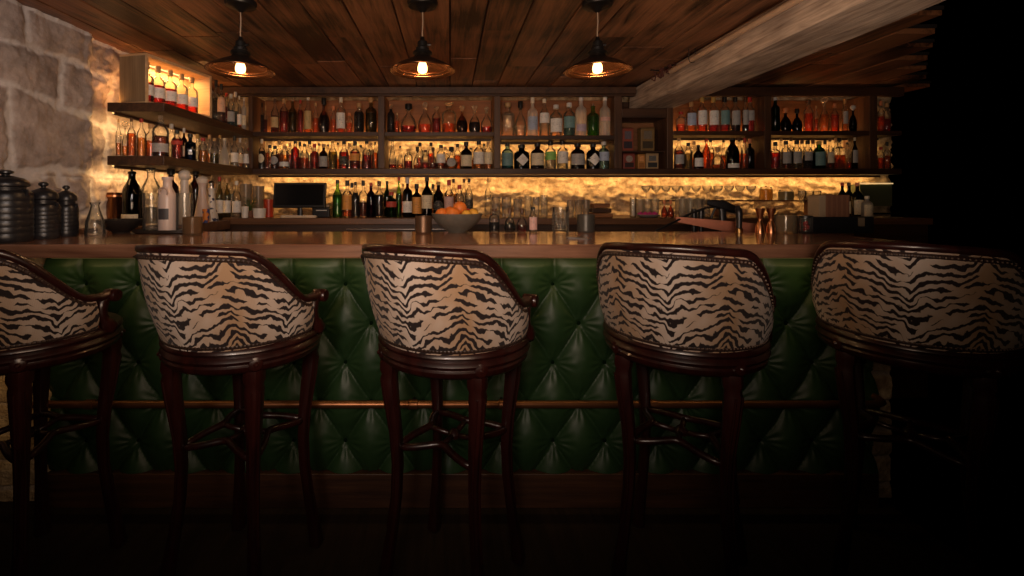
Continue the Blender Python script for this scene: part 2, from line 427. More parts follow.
# side shelves along the left wall
XS = -1.578; YS = 2.549
LS1, LS1B = CZ+.522, CZ+.472
LS2, LS2B = CZ+.2275, CZ+.176
for z0, z1, lab in ((LS1B, LS1, 'dark wooden wall shelf carrying the pine crate of bottles'), (LS2B, LS2, 'dark wooden wall shelf below the crate shelf, crowded with small bottles')):
    s = empty('wall_shelf', (-1.75, 3.0, z0)); o_ = (-1.75, 3.0, z0)
    tag(s, lab, 'shelf')
    part('board', (-1.892, YS, z0), (XS, 3.69, z1), DARKWOODY, s, o_)
    m = MB(); m.b2((-1.888+1.75, YS+.03-3, z0-.004-z0), (-1.880+1.75, .6, 0)); m2 = MB().b2((-.118, YS+.02-3, -.016), (-.110, .6, -.0002)); m2.build('strip_cover', DARKWOODY, s); m.build('light_strip', emit('led_tape', LED, 2.5), s)
    d = bpy.data.lights.new('led', 'AREA'); d.shape = 'RECTANGLE'; d.size = .03; d.size_y = 1.05; d.energy = 2.3 if z0 == LS1B else 2.6; d.color = LED
    o = bpy.data.objects.new('led_light', d); C.objects.link(o); o.location = (-1.884, 3.08, z0-.012); o.rotation_euler = (0, R(28), 0)

m = MB(); m.b2((-1.889+1.75, -.42, .0505), (-1.882+1.75, .62, .054)); m.build('light_strip', emit('led_tape', LED, 2.5), bpy.data.objects['wall_shelf'])
d = bpy.data.lights.new('led', 'AREA'); d.shape = 'RECTANGLE'; d.size = .012; d.size_y = 1.0; d.energy = 2.2; d.color = (1, .45, .13)
o = bpy.data.objects.new('led_light', d); C.objects.link(o); o.location = (-1.884, 3.08, LS1+.010); o.rotation_euler = (R(180), 0, 0)
# back counter and its left return
BC = CZ-.153
cb = empty('back_counter', (0, 3.6, 0)); o_ = (0, 3.6, 0)
tag(cb, 'wooden back counter under the lit shelves carrying bottles, screen and glassware', 'counter')
part('countertop', (-1.9, 3.32, BC-.045), (3.2, 3.96, BC), COUNTER, cb, o_)
part('cabinet_front', (-1.9, 3.36, .02), (3.1, 3.40, BC-.046), DARKWOOD, cb, o_)
part('steel_rail', (-.75, 3.335, BC-.085), (.1, 3.355, BC-.075), STEEL, cb, o_)
sb = empty('side_counter', (-1.75, 3.0, 0)); o_ = (-1.75, 3.0, 0)
tag(sb, 'wooden side counter under the left wall shelves holding decanters and small bottles', 'counter')
part('countertop', (-1.9, 2.56, BC-.075), (XS, 3.318, BC-.012), COUNTER, sb, o_)
part('cabinet_front', (-1.88, 2.60, .02), (XS-.03, 3.31, BC-.076), DARKWOOD, sb, o_)

# ------------------------------------------------------------------ bar
BT = 1.08; BTB = 1.028
bt = MB(); bt.b2((-1.94, 1.75, BTB), (1.86, 2.41, BT)); o = bt.build('worktop', TOPWOOD, bevel=.006)
tag(o, 'long polished dark wooden bar top with thick square front edge', 'worktop')
BX0, BX1 = -1.64, 1.737
p, q = .2146, .162; bx, bz = XP(343, 1.87), .90
def tuft(x, z):
    s = (x-bx)/p+(z-bz)/(2*q); t = (x-bx)/p-(z-bz)/(2*q)
    a = abs(math.sin(PI*s)); b = abs(math.sin(PI*t))
    h = (max(a, .0)*max(b, .0))**.58
    if z > bz:
        k = min(1, (z-bz)/.05); h2 = abs(math.sin(PI*(x-bx)/p))**.4
        h = h*(1-k)+h2*k
        h *= 1-.5*max(0, (z-.98)/.05)
    dep = .042*h
    si, ti = round(s), round(t)
    X = bx+(si+ti)/2*p; Z = bz+(si-ti)*q
    if Z < bz+.01:
        dx, dz = x-X, z-Z; r = math.hypot(dx, dz); an = math.atan2(dz, dx)
        dep -= .0065*math.exp(-((r-.036)/.034)**2)*(.5+.5*math.sin(13*an+3*math.sin(si*7+ti*3)))
        dep -= .014*math.exp(-(r/.014)**2)
        dep += .0015*mnoise.noise(Vector((x*30, z*30, 1)))
    return dep
nu, nv = 560, 150
Z0, Z1 = .14, BTB-.002
mb = MB()
for j in range(nv+1):
    for i in range(nu+1):
        x = BX0+(BX1-BX0)*i/nu; z = Z0+(Z1-Z0)*j/nv
        mb.v.append((x, 1.905-tuft(x, z), z))
mb.f = [(j*(nu+1)+i, j*(nu+1)+i+1, (j+1)*(nu+1)+i+1, (j+1)*(nu+1)+i) for j in range(nv) for i in range(nu)]
LEATHER = plain('green_leather', (.016, .043, .014), .47, 0, .40, .22, 6, bump=.0)
bf = empty('bar_counter', (0, 1.9, 0))
tag(bf, 'bar front upholstered in deep buttoned green leather under the wooden top', 'bar')
for i_, v_ in enumerate(mb.v): mb.v[i_] = (v_[0], v_[1]-1.9, v_[2])
mb.build('tufted_panel', LEATHER, bf, smooth='all', fix=False)
part('carcass', (BX0, 1.94, .0), (BX1, 2.36, BTB-.001), DARKWOOD, bf, (0, 1.9, 0))
part('plinth', (BX0, 1.87, .0), (BX1, 1.908, .138), DARKWOOD, bf, (0, 1.9, 0))
part('light_strip', (BX0+.1, 1.785, BTB-.005), (BX1-.1, 1.791, BTB-.0005), emit('led_dim_under', LED, .12), bpy.data.objects['worktop'], (0, 0, 0), 0)
d = bpy.data.lights.new('led', 'AREA'); d.shape = 'RECTANGLE'; d.size = BX1-BX0-.2; d.size_y = .015; d.energy = 1.1; d.color = (1, .66, .25)
o = bpy.data.objects.new('led_light', d); C.objects.link(o); o.location = (0, 1.79, BTB-.01); o.rotation_euler = (R(20), 0, 0)
BUT = plain('green_leather_button', (.004, .011, .004), .8, 0, 0)
bm_ = MB(); bm_.sphere((0, 0, 0), .009, 10, .5); proto = None
for j in range(5):
    z = bz-j*q
    i0 = math.ceil((BX0+.02-bx-(j % 2)*p/2)/p)
    for i in range(i0, 60):
        x = bx+i*p+(j % 2)*p/2
        if x > BX1-.02: break
        if proto is None:
            proto = bm_.build('button', BUT, bf, (x, 0, z), smooth=True); proto.rotation_euler = (R(90), 0, 0); ob = proto
        else:
            ob = proto.copy(); C.objects.link(ob); ob.parent = bf
        ob.location = (x, 1.9-tuft(x, z)+.000-1.9, z)
# stone pier carrying the end of the bar
def pier(x0, x1, y, z0, z1, name, seed):
    def fn(u, v):
        d = min(abs((v*1.0) % .115-.0575), 1)
        n = mnoise.fractal(Vector((u*9, v*9, seed)), 1, 2, 4)
        return (u, y-.012*n-.01*min(1, d/.012), v), (1 if d < .008 else 0)
    s = sheet(x0, x1, z0, z1, max(6, int((x1-x0)/.008)), int((z1-z0)/.01), fn)
    n0 = len(s.v)
    m = s; m.at['mortar'] += [0]*8
    m.b2((x0, y+.004, z0), (x1, y+.3, z1))
    return tag(m.build(name, GOLDSTONE, smooth=False, fix=False), kind='structure')
pier(-1.93, BX0-.004, 1.92, 0, BTB-.002, 'pillar_left', 3)
pier(BX1+.004, BX1+.115, 1.95, 0, BTB-.002, 'pillar_right', 9)

# foot rail
fr = empty('foot_rail', (0, 1.80, .452)); tag(fr, 'copper foot rail running along the green bar front behind the stools', 'foot rail')
mb = MB(); mb.tube([(-1.62, 0, 0), (1.66, 0, 0), (1.70, .02, 0), (1.715, .05, 0), (1.715, .07, 0)], .0145, 14); mb.build('rail', plain('worn_copper_pipe', (.30, .125, .055), .36, .85, var=.35, vscale=12), fr, smooth=True)
for px in (90, 253, 413, 503, 652, 860):
    x = XP(px, 1.80); mb = MB(); mb.tube([(x-.018, 0, 0), (x-.016, 0, 0), (x+.016, 0, 0), (x+.018, 0, 0)], [.0145, .0185, .0185, .0145], 14)
    mb.build('coupling', plain('worn_copper_pipe', (.3, .125, .055)), fr, smooth=True)
    mb = MB(); mb.tube([(x, .012, -.004), (x, .064, -.004)], .006, 8); mb.build('bracket', IRON, fr, smooth=True)

# ------------------------------------------------------------------ pendant lamps
def shade_mesh(r):
    pr = [(.030, .075), (.036, .066), (.040, .058), (.055, .050), (.085, .036), (.118, .018), (r-.008, .004), (r, 0), (r+.001, -.004), (r-.003, -.006),
          (r-.012, .0), (.114, .013), (.083, .030), (.05, .043), (.03, .05)]
    return pr
def pendant():
    e = empty('pendant_lamp', (0, 0, 0))
    mb = MB(); mb.lathe([(.0001, .31), (.068, .31), (.070, .302), (.064, .288), (.040, .282), (.022, .272), (.010, .262), (.0001, .26)], 28); mb.build('canopy', IRON, e, smooth=True)
    mb = MB(); mb.tube([(0, 0, .262), (.002, 0, .22), (-.001, 0, .17), (0, 0, .14)], .0028, 8); mb.build('cord', plain('beige_cord', (.36, .25, .17), .7), e, smooth=True)
    mb = MB(); mb.lathe([(.0001, .150), (.008, .150), (.012, .135), (.022, .128), (.024, .105), (.030, .100), (.030, .088), (.042, .083), (.044, .074), (.034, .068), (.0001, .062)], 24)
    mb.tube([(.02, 0, .115), (.038, 0, .115)], .006, 8)
    mb.build('socket', IRON, e, smooth=True)
    mb = MB(); mb.lathe(shade_mesh(.146)[:8], 48, closed=False); sh = mb.build('lamp_shade', plain('bronze_shade', (.055, .04, .032), .36, .8), e, smooth='all')
    mb = MB(); mb.lathe(shade_mesh(.146)[7:], 48, closed=False); mb.build('reflector', COPPERIN, sh, smooth='all')
    mb = MB()
    for r_, z_ in ((.142, -.002), (.126, .0055), (.110, .0125)): mb.tube([(r_*math.cos(a), r_*math.sin(a), z_) for a in [2*PI*k/40 for k in range(41)]], .0026, 6, cap=False)
    mb.build('rim_highlight_ring', plain('rim_highlight', (.55, .30, .16), .25, 1), sh, smooth='all')  # lip rings in brighter copper, standing in for ring highlights inside the shade
    mb = MB(); mb.lathe([(.0001, -.013), (.009, -.0125), (.018, -.008), (.0215, .001), (.0215, .014), (.017, .028), (.012, .044), (.012, .062), (.0001, .062)], 20)
    mb.build('bulb', emit('warm_bulb', (1, .50, .17), 9), e, smooth='all')
    return e
p0 = pendant()
lamp_lab = ['bronze pendant lamp hanging near the pine crate', 'bronze pendant lamp hanging above the fruit bowl', 'bronze pendant lamp hanging next to the pale ceiling beam']
for i, px in enumerate((240.5, 422.5, 597.5)):
    e = p0 if i == 0 else copy_tree(p0)
    Y = 2.08; e.location = (XP(px, Y), Y, CZ+.57)
    tag(e, lamp_lab[i], 'lamp', 'pendant lamps over the bar')
    d = bpy.data.lights.new('bulb_light', 'POINT'); d.energy = 3.0; d.shadow_soft_size = .03; d.color = (1, .55, .25)
    o = bpy.data.objects.new('bulb_light', d); C.objects.link(o); o.location = (XP(px, Y), Y, CZ+.57-.045)

# pipe under the ceiling beside the beam
cp = empty('ceiling_pipe', (1.435, 2.4, CZ+.815)); tag(cp, 'pale conduit pipe running under the planks beside the beam', 'pipe')
mb = MB(); mb.tube([(0, -.62, 0), (0, .6, 0)], .0165, 12); mb.build('pipe', plain('painted_conduit', (.50, .33, .21), .45, var=.2), cp, smooth=True)
for y in (.34,):
    mb = MB(); mb.tube([(-.019, y, .064), (-.0185, y, 0), (-.013, y, -.014), (0, y, -.019), (.013, y, -.014), (.0185, y, 0), (.019, y, .064)], .0025, 8); mb.build('bracket', IRON, cp, smooth=True)
hk = empty('hook_cluster', P(661, 73, 3.05)); tag(hk, 'tangle of dark red hooks and cord hanging at the end of the conduit pipe', 'hooks')
mb = MB(); rr = random.Random(3)
for k in range(9):
    x, y = rr.uniform(-.05, .10), rr.uniform(-.03, .0); z = -.0+x*.5
    mb.tube([(x, y, z+.03), (x+.012, y, z+.005), (x+.004, y, z-.03), (x-.014, y, z-.02), (x-.012, y, z-.003)], .005, 6)
mb.build('hook', plain('dark_red_metal', (.07, .02, .015), .5), hk, smooth=True)
mb = MB(); mb.tube([(-.07, 0, .02), (-.02, 0, .015), (.05, 0, .045), (.12, 0, .065)], .005, 6); mb.build('cord', BLACK, hk, smooth=True)

# ------------------------------------------------------------------ stools
def tiger():
    m, nt, out = newmat('tiger_velvet'); L = nt.links.new
    b = N(nt, 'ShaderNodeBsdfPrincipled'); b.inputs['Roughness'].default_value = .8
    b.inputs['Sheen Weight'].default_value = .08; b.inputs['Specular IOR Level'].default_value = .25
    uv = N(nt, 'ShaderNodeUVMap'); sp = N(nt, 'ShaderNodeSeparateXYZ'); L(uv.outputs[0], sp.inputs[0])
    def M(op, a, b_=None, c=None):
        n = N(nt, 'ShaderNodeMath', operation=op)
        for k, x in enumerate((a, b_, c)):
            if x is None: continue
            if isinstance(x, (int, float)): n.inputs[k].default_value = x
            else: L(x, n.inputs[k])
        return n.outputs[0]
    def nz(sx, sy, detail=2, ofs=0):
        mp = N(nt, 'ShaderNodeMapping'); mp.inputs['Scale'].default_value = (sx, sy, 1); mp.inputs['Location'].default_value = (ofs, ofs*1.7, 0)
        L(uv.outputs[0], mp.inputs[0]); n = N(nt, 'ShaderNodeTexNoise', i_Scale=1, i_Detail=detail, i_Roughness=.6); L(mp.outputs[0], n.inputs['Vector'])
        return n.outputs['Fac']
    u = M('ADD', sp.outputs[0], M('MULTIPLY', M('SUBTRACT', nz(9, 16, 2, 11), .5), .05))
    pp = M('PINGPONG', u, .165)
    t = M('DIVIDE', pp, .165)
    # stripes rise away from the pale spine, flatten, then fold down at the next one
    curve = M('MULTIPLY', M('ADD', t, M('MULTIPLY', M('SINE', M('MULTIPLY', t, 2*PI)), .11)), .078)
    ph = M('SUBTRACT', sp.outputs[1], curve)
    ph = M('ADD', ph, M('MULTIPLY', M('SUBTRACT', nz(16, 9, 2, 3), .5), .075))
    ph = M('ADD', ph, M('MULTIPLY', M('SUBTRACT', nz(60, 30, 2, 5), .5), .012))
    q_ = M('DIVIDE', ph, .0232)
    cell = M('FLOOR', q_); fr_ = M('ABSOLUTE', M('SUBTRACT', M('FRACT', q_), .5))
    cb = N(nt, 'ShaderNodeCombineXYZ'); L(M('MULTIPLY', sp.outputs[0], 24.0), cb.inputs[0]); L(M('MULTIPLY', cell, 7.37), cb.inputs[1])
    nb = N(nt, 'ShaderNodeTexNoise', i_Scale=1, i_Detail=0); L(cb.outputs[0], nb.inputs['Vector'])
    wd = M('MULTIPLY', M('SUBTRACT', nb.outputs['Fac'], .355), 1.7)
    wd = M('MINIMUM', wd, .26)
    wd = M('ADD', wd, M('MULTIPLY', M('SUBTRACT', nz(90, 90, 2, 2), .5), .22))
    cr = N(nt, 'ShaderNodeMapRange', interpolation_type='SMOOTHSTEP'); cr.inputs['From Min'].default_value = -.05; cr.inputs['From Max'].default_value = .05
    L(M('SUBTRACT', wd, fr_), cr.inputs['Value'])
    base = N(nt, 'ShaderNodeMix', data_type='RGBA'); base.inputs[6].default_value = (.50, .43, .385, 1); base.inputs[7].default_value = (.31, .20, .12, 1)
    tt = M('ADD', M('POWER', t, .8), M('MULTIPLY', M('SUBTRACT', nz(14, 10, 2, 20), .5), .9)); n_ = N(nt, 'ShaderNodeClamp'); L(tt, n_.inputs[0])
    L(n_.outputs[0], base.inputs[0])
    mx = N(nt, 'ShaderNodeMix', data_type='RGBA'); L(cr.outputs[0], mx.inputs[0]); L(base.outputs[2], mx.inputs[6]); mx.inputs[7].default_value = (.014, .009, .010, 1)
    L(mx.outputs[2], b.inputs['Base Color'])
    rib = M('SINE', M('MULTIPLY', sp.outputs[0], 2*PI/.004))
    bp = N(nt, 'ShaderNodeBump', i_Strength=.25, i_Distance=.001); L(rib, bp.inputs['Height']); L(bp.outputs[0], b.inputs['Normal'])
    L(b.outputs[0], out.inputs[0]); return m
TIGER = tiger()
SEATZ = .822        # top of the seat rail
def ztop(ph):
    a = abs(ph)
    t = min(1, max(0, (a-R(42))/R(50)))
    s = t*t*(3-2*t)
    return 1.113-.172*s-.010*min(1, a/R(42))**2
PHM = R(94)
def shell(ph, v, off=0):
    "point on the outer face of the barrel back"
    zt = ztop(ph); z = SEATZ-.004+(zt-SEATZ+.004)*v
    t = (z-SEATZ)/.28
    r = .240+.028*t+.012*math.sin(PI*v)+off
    return Vector((r*.985*math.sin(ph), -r*1.03*math.cos(ph)-.045*t, z))
def stool():
    e = empty('bar_stool', (0, 0, 0))
    nphi, nv_ = 72, 14
    def panel(off, flip):
        m = MB(); m.uv = []
        for j in range(nv_+1):
            for i in range(nphi+1):
                ph = -PHM+2*PHM*i/nphi; v = j/nv_
                pt = shell(ph, v, off); m.v.append(tuple(pt)); m.uv.append((ph*.275, pt.z))
        return m
    outer = panel(0, 0); n = len(outer.v)
    inner = panel(-.035, 0)
    outer.v += inner.v; outer.uv += inner.uv
    W = nphi+1
    for j in range(nv_):
        for i in range(nphi):
            a = j*W+i; outer.f.append((a, a+1, a+W+1, a+W)); outer.f.append((n+a, n+a+W, n+a+W+1, n+a+1))
    for j in range(nv_):
        for i in (0, nphi):
            a = j*W+i; outer.f.append((a, a+W, n+a+W, n+a))
    for i in range(nphi):
        a = i; outer.f.append((a, a+1, n+a+1, n+a)); a = nv_*W+i; outer.f.append((a, a+1, n+a+1, n+a))
    outer.build('backrest', TIGER, e, smooth=True)
    # crest rail with scrolled arm ends
    pts = []; rad = []
    m_ = 60
    for i in range(m_+1):
        ph = -PHM+2*PHM*i/m_
        c = shell(ph, 1, -.0155); c.z += .000
        pts.append(c); rad.append((.0225, .0135))
    endL, endR = pts[0], pts[-1]
    def ext(p_, sgn):
        return [p_+Vector((sgn*.001, .025, -.004)), p_+Vector((sgn*.003, .050, .0)), p_+Vector((sgn*.006, .066, .003))]
    A = ext(endL, -1)[::-1]; B = ext(endR, 1)
    pts = A+pts+B; rad = [(.019, .013), (.021, .0135), (.022, .0135)]+rad+[(.022, .0135), (.021, .0135), (.019, .013)]
    m = MB(); m.tube(pts, rad, 12, sq=2.6)
    m.build('crest_rail', CHAIRWOOD, e, smooth='all')
    for s_, pnt in ((-1, A[0]), (1, B[-1])):
        m = MB(); c = pnt+Vector((0, .004, -.006))
        m.tube([c+Vector((s_*-.024, 0, 0)), c+Vector((s_*-.020, 0, 0)), c+Vector((s_*.020, 0, 0)), c+Vector((s_*.025, 0, 0)), c+Vector((s_*.026, 0, 0)), c+Vector((s_*.022, 0, 0))], [.012, .020, .021, .018, .008, .002], 18)
        m.build('arm_scroll', CHAIRWOOD, e, smooth=True)
        # curved arm post from the scroll down to the seat rail
        top = pnt+Vector((-s_*.004, -.02, -.012)); bot = Vector((s_*.236, .075, SEATZ-.01))
        m = MB(); P_ = []
        for k in range(13):
            t = k/12; q_ = top.lerp(bot, t); q_.y -= .025*math.sin(PI*t)**1.0*(1 if t < 1 else 0); P_.append(q_)
        m.tube(P_, [(.016, .018)]*4+[(.015, .016)]*5+[(.018, .022)]*4, 10, sq=3); m.build('arm_post', CHAIRWOOD, e, smooth='all')
    # nailheads under the crest and above the seat rail
    for v, dz in ((1, -.0185), (0, .012)):
        m = MB(); pt2 = []
        for i in range(61):
            ph = -PHM+2*PHM*i/60; c = shell(ph, v, -.0015 if v else .0005); c.z += dz-(-.001 if v else .001); pt2.append(c)
        m.tube(pt2, [(.006, .0075)]*61, 8); pp_ = m.build('piping', CHAIRLEATHER, e, smooth='all')
        m = MB(); ph = -PHM+.03
        while ph < PHM-.02:
            c = shell(ph, v, .0052); c.z += dz; m.sphere(c, .0043, 6); ph += .0125/.28
        nt_ = m.build('nailhead_trim', BRASSD, pp_, smooth=True); nt_['kind'] = 'stuff'
    # seat and moulded seat rail
    m = MB(); m.lathe([(.0001, SEATZ+.055), (.10, SEATZ+.052), (.17, SEATZ+.042), (.203, SEATZ+.02), (.208, SEATZ-.0), (.205, SEATZ-.02), (.0001, SEATZ-.02)], 40)
    m.build('seat_cushion', SEATLEATHER, e, smooth='all')
    m = MB(); z = SEATZ
    m.lathe([(.19, z-.022), (.240, z-.000), (.247, z-.006), (.249, z-.014), (.245, z-.020), (.239, z-.024), (.245, z-.030), (.249, z-.038), (.245, z-.046), (.239, z-.050), (.243, z-.056), (.240, z-.068), (.228, z-.078), (.19, z-.080), (.19, z-.022)], 56, closed=False)
    m.build('seat_rail', CHAIRWOOD, e, smooth=True)
    # cabriole legs
    for k, (ax, ay) in enumerate(((1, -1), (-1, -1), (1, 1), (-1, 1))):
        d = Vector((ax, ay, 0)).normalized(); m = MB()
        zt_ = SEATZ-.075
        prof = [(zt_, .212, .028), (zt_-.03, .214, .028), (zt_-.045, .214, .023), (zt_-.06, .216, .025), (zt_-.13, .209, .0225), (zt_-.24, .194, .0185), (zt_-.34, .188, .0165), (zt_-.44, .192, .0155), (zt_-.54, .205, .016), (zt_-.64, .222, .019), (zt_-.71, .232, .021), (.012, .235, .023), (0.0, .233, .020)]
        m.tube([d*r_+Vector((0, 0, z_)) for z_, r_, _ in prof], [w_ for _, _, w_ in prof], 16, sq=3.4)
        lg = m.build('leg', CHAIRWOOD, e, smooth=True)
        m = MB(); c = d*.238+Vector((0, 0, SEATZ-.05))
        n_ = d; m.tube([c-n_*.006, c+n_*.008, c+n_*.012], [.021, .020, .010], 10); m.tube([c+n_*.010, c+n_*.017], [.010, .004], 8)
        m.build('rosette', CHAIRWOOD, lg, smooth=True)
        # flutes on the outer face of the leg
        m = MB(); sd = Vector((-d.y, d.x, 0))
        for w_ in (-.011, 0, .011):
            m.tube([d*(r_+wd_*.93)+sd*w_+Vector((0, 0, z_)) for z_, r_, wd_ in prof[3:9]], .0035, 6)
        m.build('fluting', CHAIRWOOD, lg, smooth=True)
    # bowed stretchers and foot ring
    for k in range(4):
        a = PI/4+k*PI/2; m = MB(); P_ = []
        for i in range(13):
            t = i/12; an = a+t*PI/2; r_ = .188-.098*math.sin(PI*t); P_.append(Vector((r_*math.cos(an), r_*math.sin(an), .465+.018*math.sin(PI*t))))
        m.tube(P_, .0115, 8); m.build('stretcher', CHAIRWOOD, e, smooth='all')
    m = MB(); m.lathe([(.0001, .495), (.012, .490), (.021, .478), (.020, .466), (.0001, .458)], 14); m.build('stretcher_boss', CHAIRWOOD, e, smooth=True)
    for k in range(4):
        a = PI/2*k; m = MB(); m.tube([(0, 0, .472), (.06*math.cos(a), .06*math.sin(a), .477), (.092*math.cos(a), .092*math.sin(a), .482)], .009, 8); m.build('stretcher', CHAIRWOOD, e, smooth='all')
    return e
BRASSD = plain('dark_nailheads', (.06, .04, .03), .5, .8)
CHAIRLEATHER = plain('dark_leather_piping', (.03, .014, .012), .45)
SEATLEATHER = plain('oxblood_leather', (.13, .035, .02), .42)
st0 = stool()
stool_spec = [(32, 1.54, 10, 'tiger striped bar stool in front of the three dark canisters'),
              (246, 1.56, 15, 'tiger striped bar stool in front of the painted decanter bottles'),
              (454, 1.53, 27, 'tiger striped bar stool in front of the fruit bowl'),
              (681, 1.55, 33, 'tiger striped bar stool in front of the copper ice trough'),
              (910, 1.54, 45, 'dim tiger striped bar stool in front of the black caddy')]
for i, (px, Y, rot, lab) in enumerate(stool_spec):
    e = st0 if i == 0 else copy_tree(st0)
    e.location = (XP(px, Y), Y, 0); e.rotation_euler = (0, 0, R(-rot))
    tag(e, lab, 'bar stool', 'tiger striped stools along the bar')

# ------------------------------------------------------------------ bottles
LIQ = {'amber': ((.86, .38, .07), 'amber'), 'honey': ((.93, .56, .16), 'honey coloured'), 'red': ((.60, .085, .025), 'deep red'), 'dark': ((.10, .03, .012), 'dark brown'),
       'black': ((.015, .012, .012), 'black'), 'clear': ((.90, .90, .86), 'clear'), 'green': ((.28, .62, .05), 'bright green'), 'dgreen': ((.06, .20, .04), 'dark green'),
       'olive': ((.42, .36, .07), 'olive'), 'orange': ((.92, .32, .045), 'orange red'), 'purple': ((.16, .03, .09), 'dark purple'), 'blue': ((.22, .48, .62), 'pale blue'),
       'frost': ((.80, .80, .80), 'frosted'), 'pink': ((.85, .20, .14), 'pink'), 'navy': ((.03, .05, .10), 'dark blue'), 'brown': ((.42, .15, .04), 'brown')}
LAB = {'white': (.86, .84, .80), 'cream': (.80, .70, .50), 'tan': (.66, .47, .22), 'grey': (.42, .41, .40), 'blue': (.42, .50, .66), 'teal': (.16, .30, .31), 'green': (.28, .60, .14),
       'black': (.02, .02, .02), 'orange': (.80, .36, .08), 'pink': (.75, .48, .44), 'red': (.45, .05, .03), 'lilac': (.5, .42, .55), 'peach': (.78, .50, .34), 'gold': (.6, .4, .1)}
CAP = {'black': (.012, .012, .012), 'cork': (.50, .30, .13), 'cream': (.75, .68, .55), 'red': (.42, .03, .02), 'gold': (.55, .35, .10), 'silver': (.6, .58, .56), 'glass': None, 'brown': (.10, .045, .02), 'white': (.8, .78, .74), 'orange': (.7, .25, .1)}
def liqmat(k): return glassy('liquid_'+k, LIQ[k][0], .35, .05, .07 if k != 'frost' else .5)
def glassmat(k):
    if k in ('clear',): return CLEARG
    c = LIQ[k][0]
    if k == 'frost': return glassy('frosted_glass', (.85, .85, .85), .7, .3, .45)
    return glassy('glass_'+k, tuple(.25+.75*x if k not in ('black', 'dgreen', 'navy', 'purple', 'dark') else x for x in c), .5, .05, .04)
def labmat(k):
    name = 'label_'+k
    if name in MC: return MC[name]
    m, nt, out = newmat(name); col = LAB[k]
    b = N(nt, 'ShaderNodeBsdfPrincipled'); b.inputs['Roughness'].default_value = .6
    tc = N(nt, 'ShaderNodeTexCoord'); mp = N(nt, 'ShaderNodeMapping'); mp.inputs['Scale'].default_value = (1, 1, 7)
    nt.links.new(tc.outputs['Generated'], mp.inputs[0])
    n = N(nt, 'ShaderNodeTexNoise', i_Scale=3.2, i_Detail=3); nt.links.new(mp.outputs[0], n.inputs['Vector'])
    cr = N(nt, 'ShaderNodeValToRGB'); cr.color_ramp.elements[0].position = .56; cr.color_ramp.elements[1].position = .64
    ink = (.06, .05, .06) if sum(col) > .5 else (.6, .55, .45)
    cr.color_ramp.elements[0].color = rgba(col); cr.color_ramp.elements[1].color = rgba([c*.55+i*.45 for c, i in zip(col, ink)])
    nt.links.new(n.outputs['Fac'], cr.inputs[0]); nt.links.new(cr.outputs[0], b.inputs['Base Color']); nt.links.new(b.outputs[0], out.inputs[0])
    MC[name] = m; return m
PROF = {
 'wine': [(.90, 0), (1, .015), (1, .56), (.92, .62), (.62, .70), (.36, .76), (.31, .80), (.30, .93), (.37, .932), (.37, .955)],
 'whisky': [(.92, 0), (1, .02), (1, .58), (.93, .64), (.66, .69), (.36, .73), (.31, .78), (.31, .88), (.40, .885), (.40, .905)],
 'square': [(.94, 0), (1, .02), (1, .62), (.92, .67), (.5, .71), (.32, .73), (.30, .84), (.40, .845), (.40, .865)],
 'decanter': [(.62, 0), (.86, .03), (1, .17), (.99, .30), (.86, .43), (.55, .56), (.27, .64), (.22, .72), (.24, .77), (.36, .785)],
 'taper': [(1, 0), (1, .04), (.86, .3), (.58, .55), (.36, .68), (.28, .76), (.27, .9), (.34, .905), (.34, .93)],
 'gin': [(.93, 0), (1, .02), (1, .60), (.93, .67), (.68, .73), (.40, .77), (.36, .80), (.36, .86), (.44, .865), (.44, .88)],
 'tall': [(.92, 0), (1, .015), (1, .64), (.88, .70), (.55, .745), (.38, .78), (.36, .93), (.40, .94), (.40, .955)],
 'flask': [(.9, 0), (1, .03), (1, .5), (.95, .58), (.7, .66), (.3, .70), (.26, .8), (.33, .81), (.33, .83)],
 'jug': [(.95, 0), (1, .03), (1, .55), (.86, .66), (.55, .76), (.36, .82), (.36, .90), (.42, .91), (.42, .95)],
 'bell': [(1, 0), (1, .02), (.93, .10), (.80, .25), (.62, .45), (.50, .62), (.47, .72), (.50, .80), (.62, .82)],
}
def radius_at(pr, v):
    for (r0, z0), (r1, z1) in zip(pr, pr[1:]):
        if z0 <= v <= z1: return r0+(r1-r0)*(v-z0)/max(1e-6, z1-z0)
    return pr[-1][0]
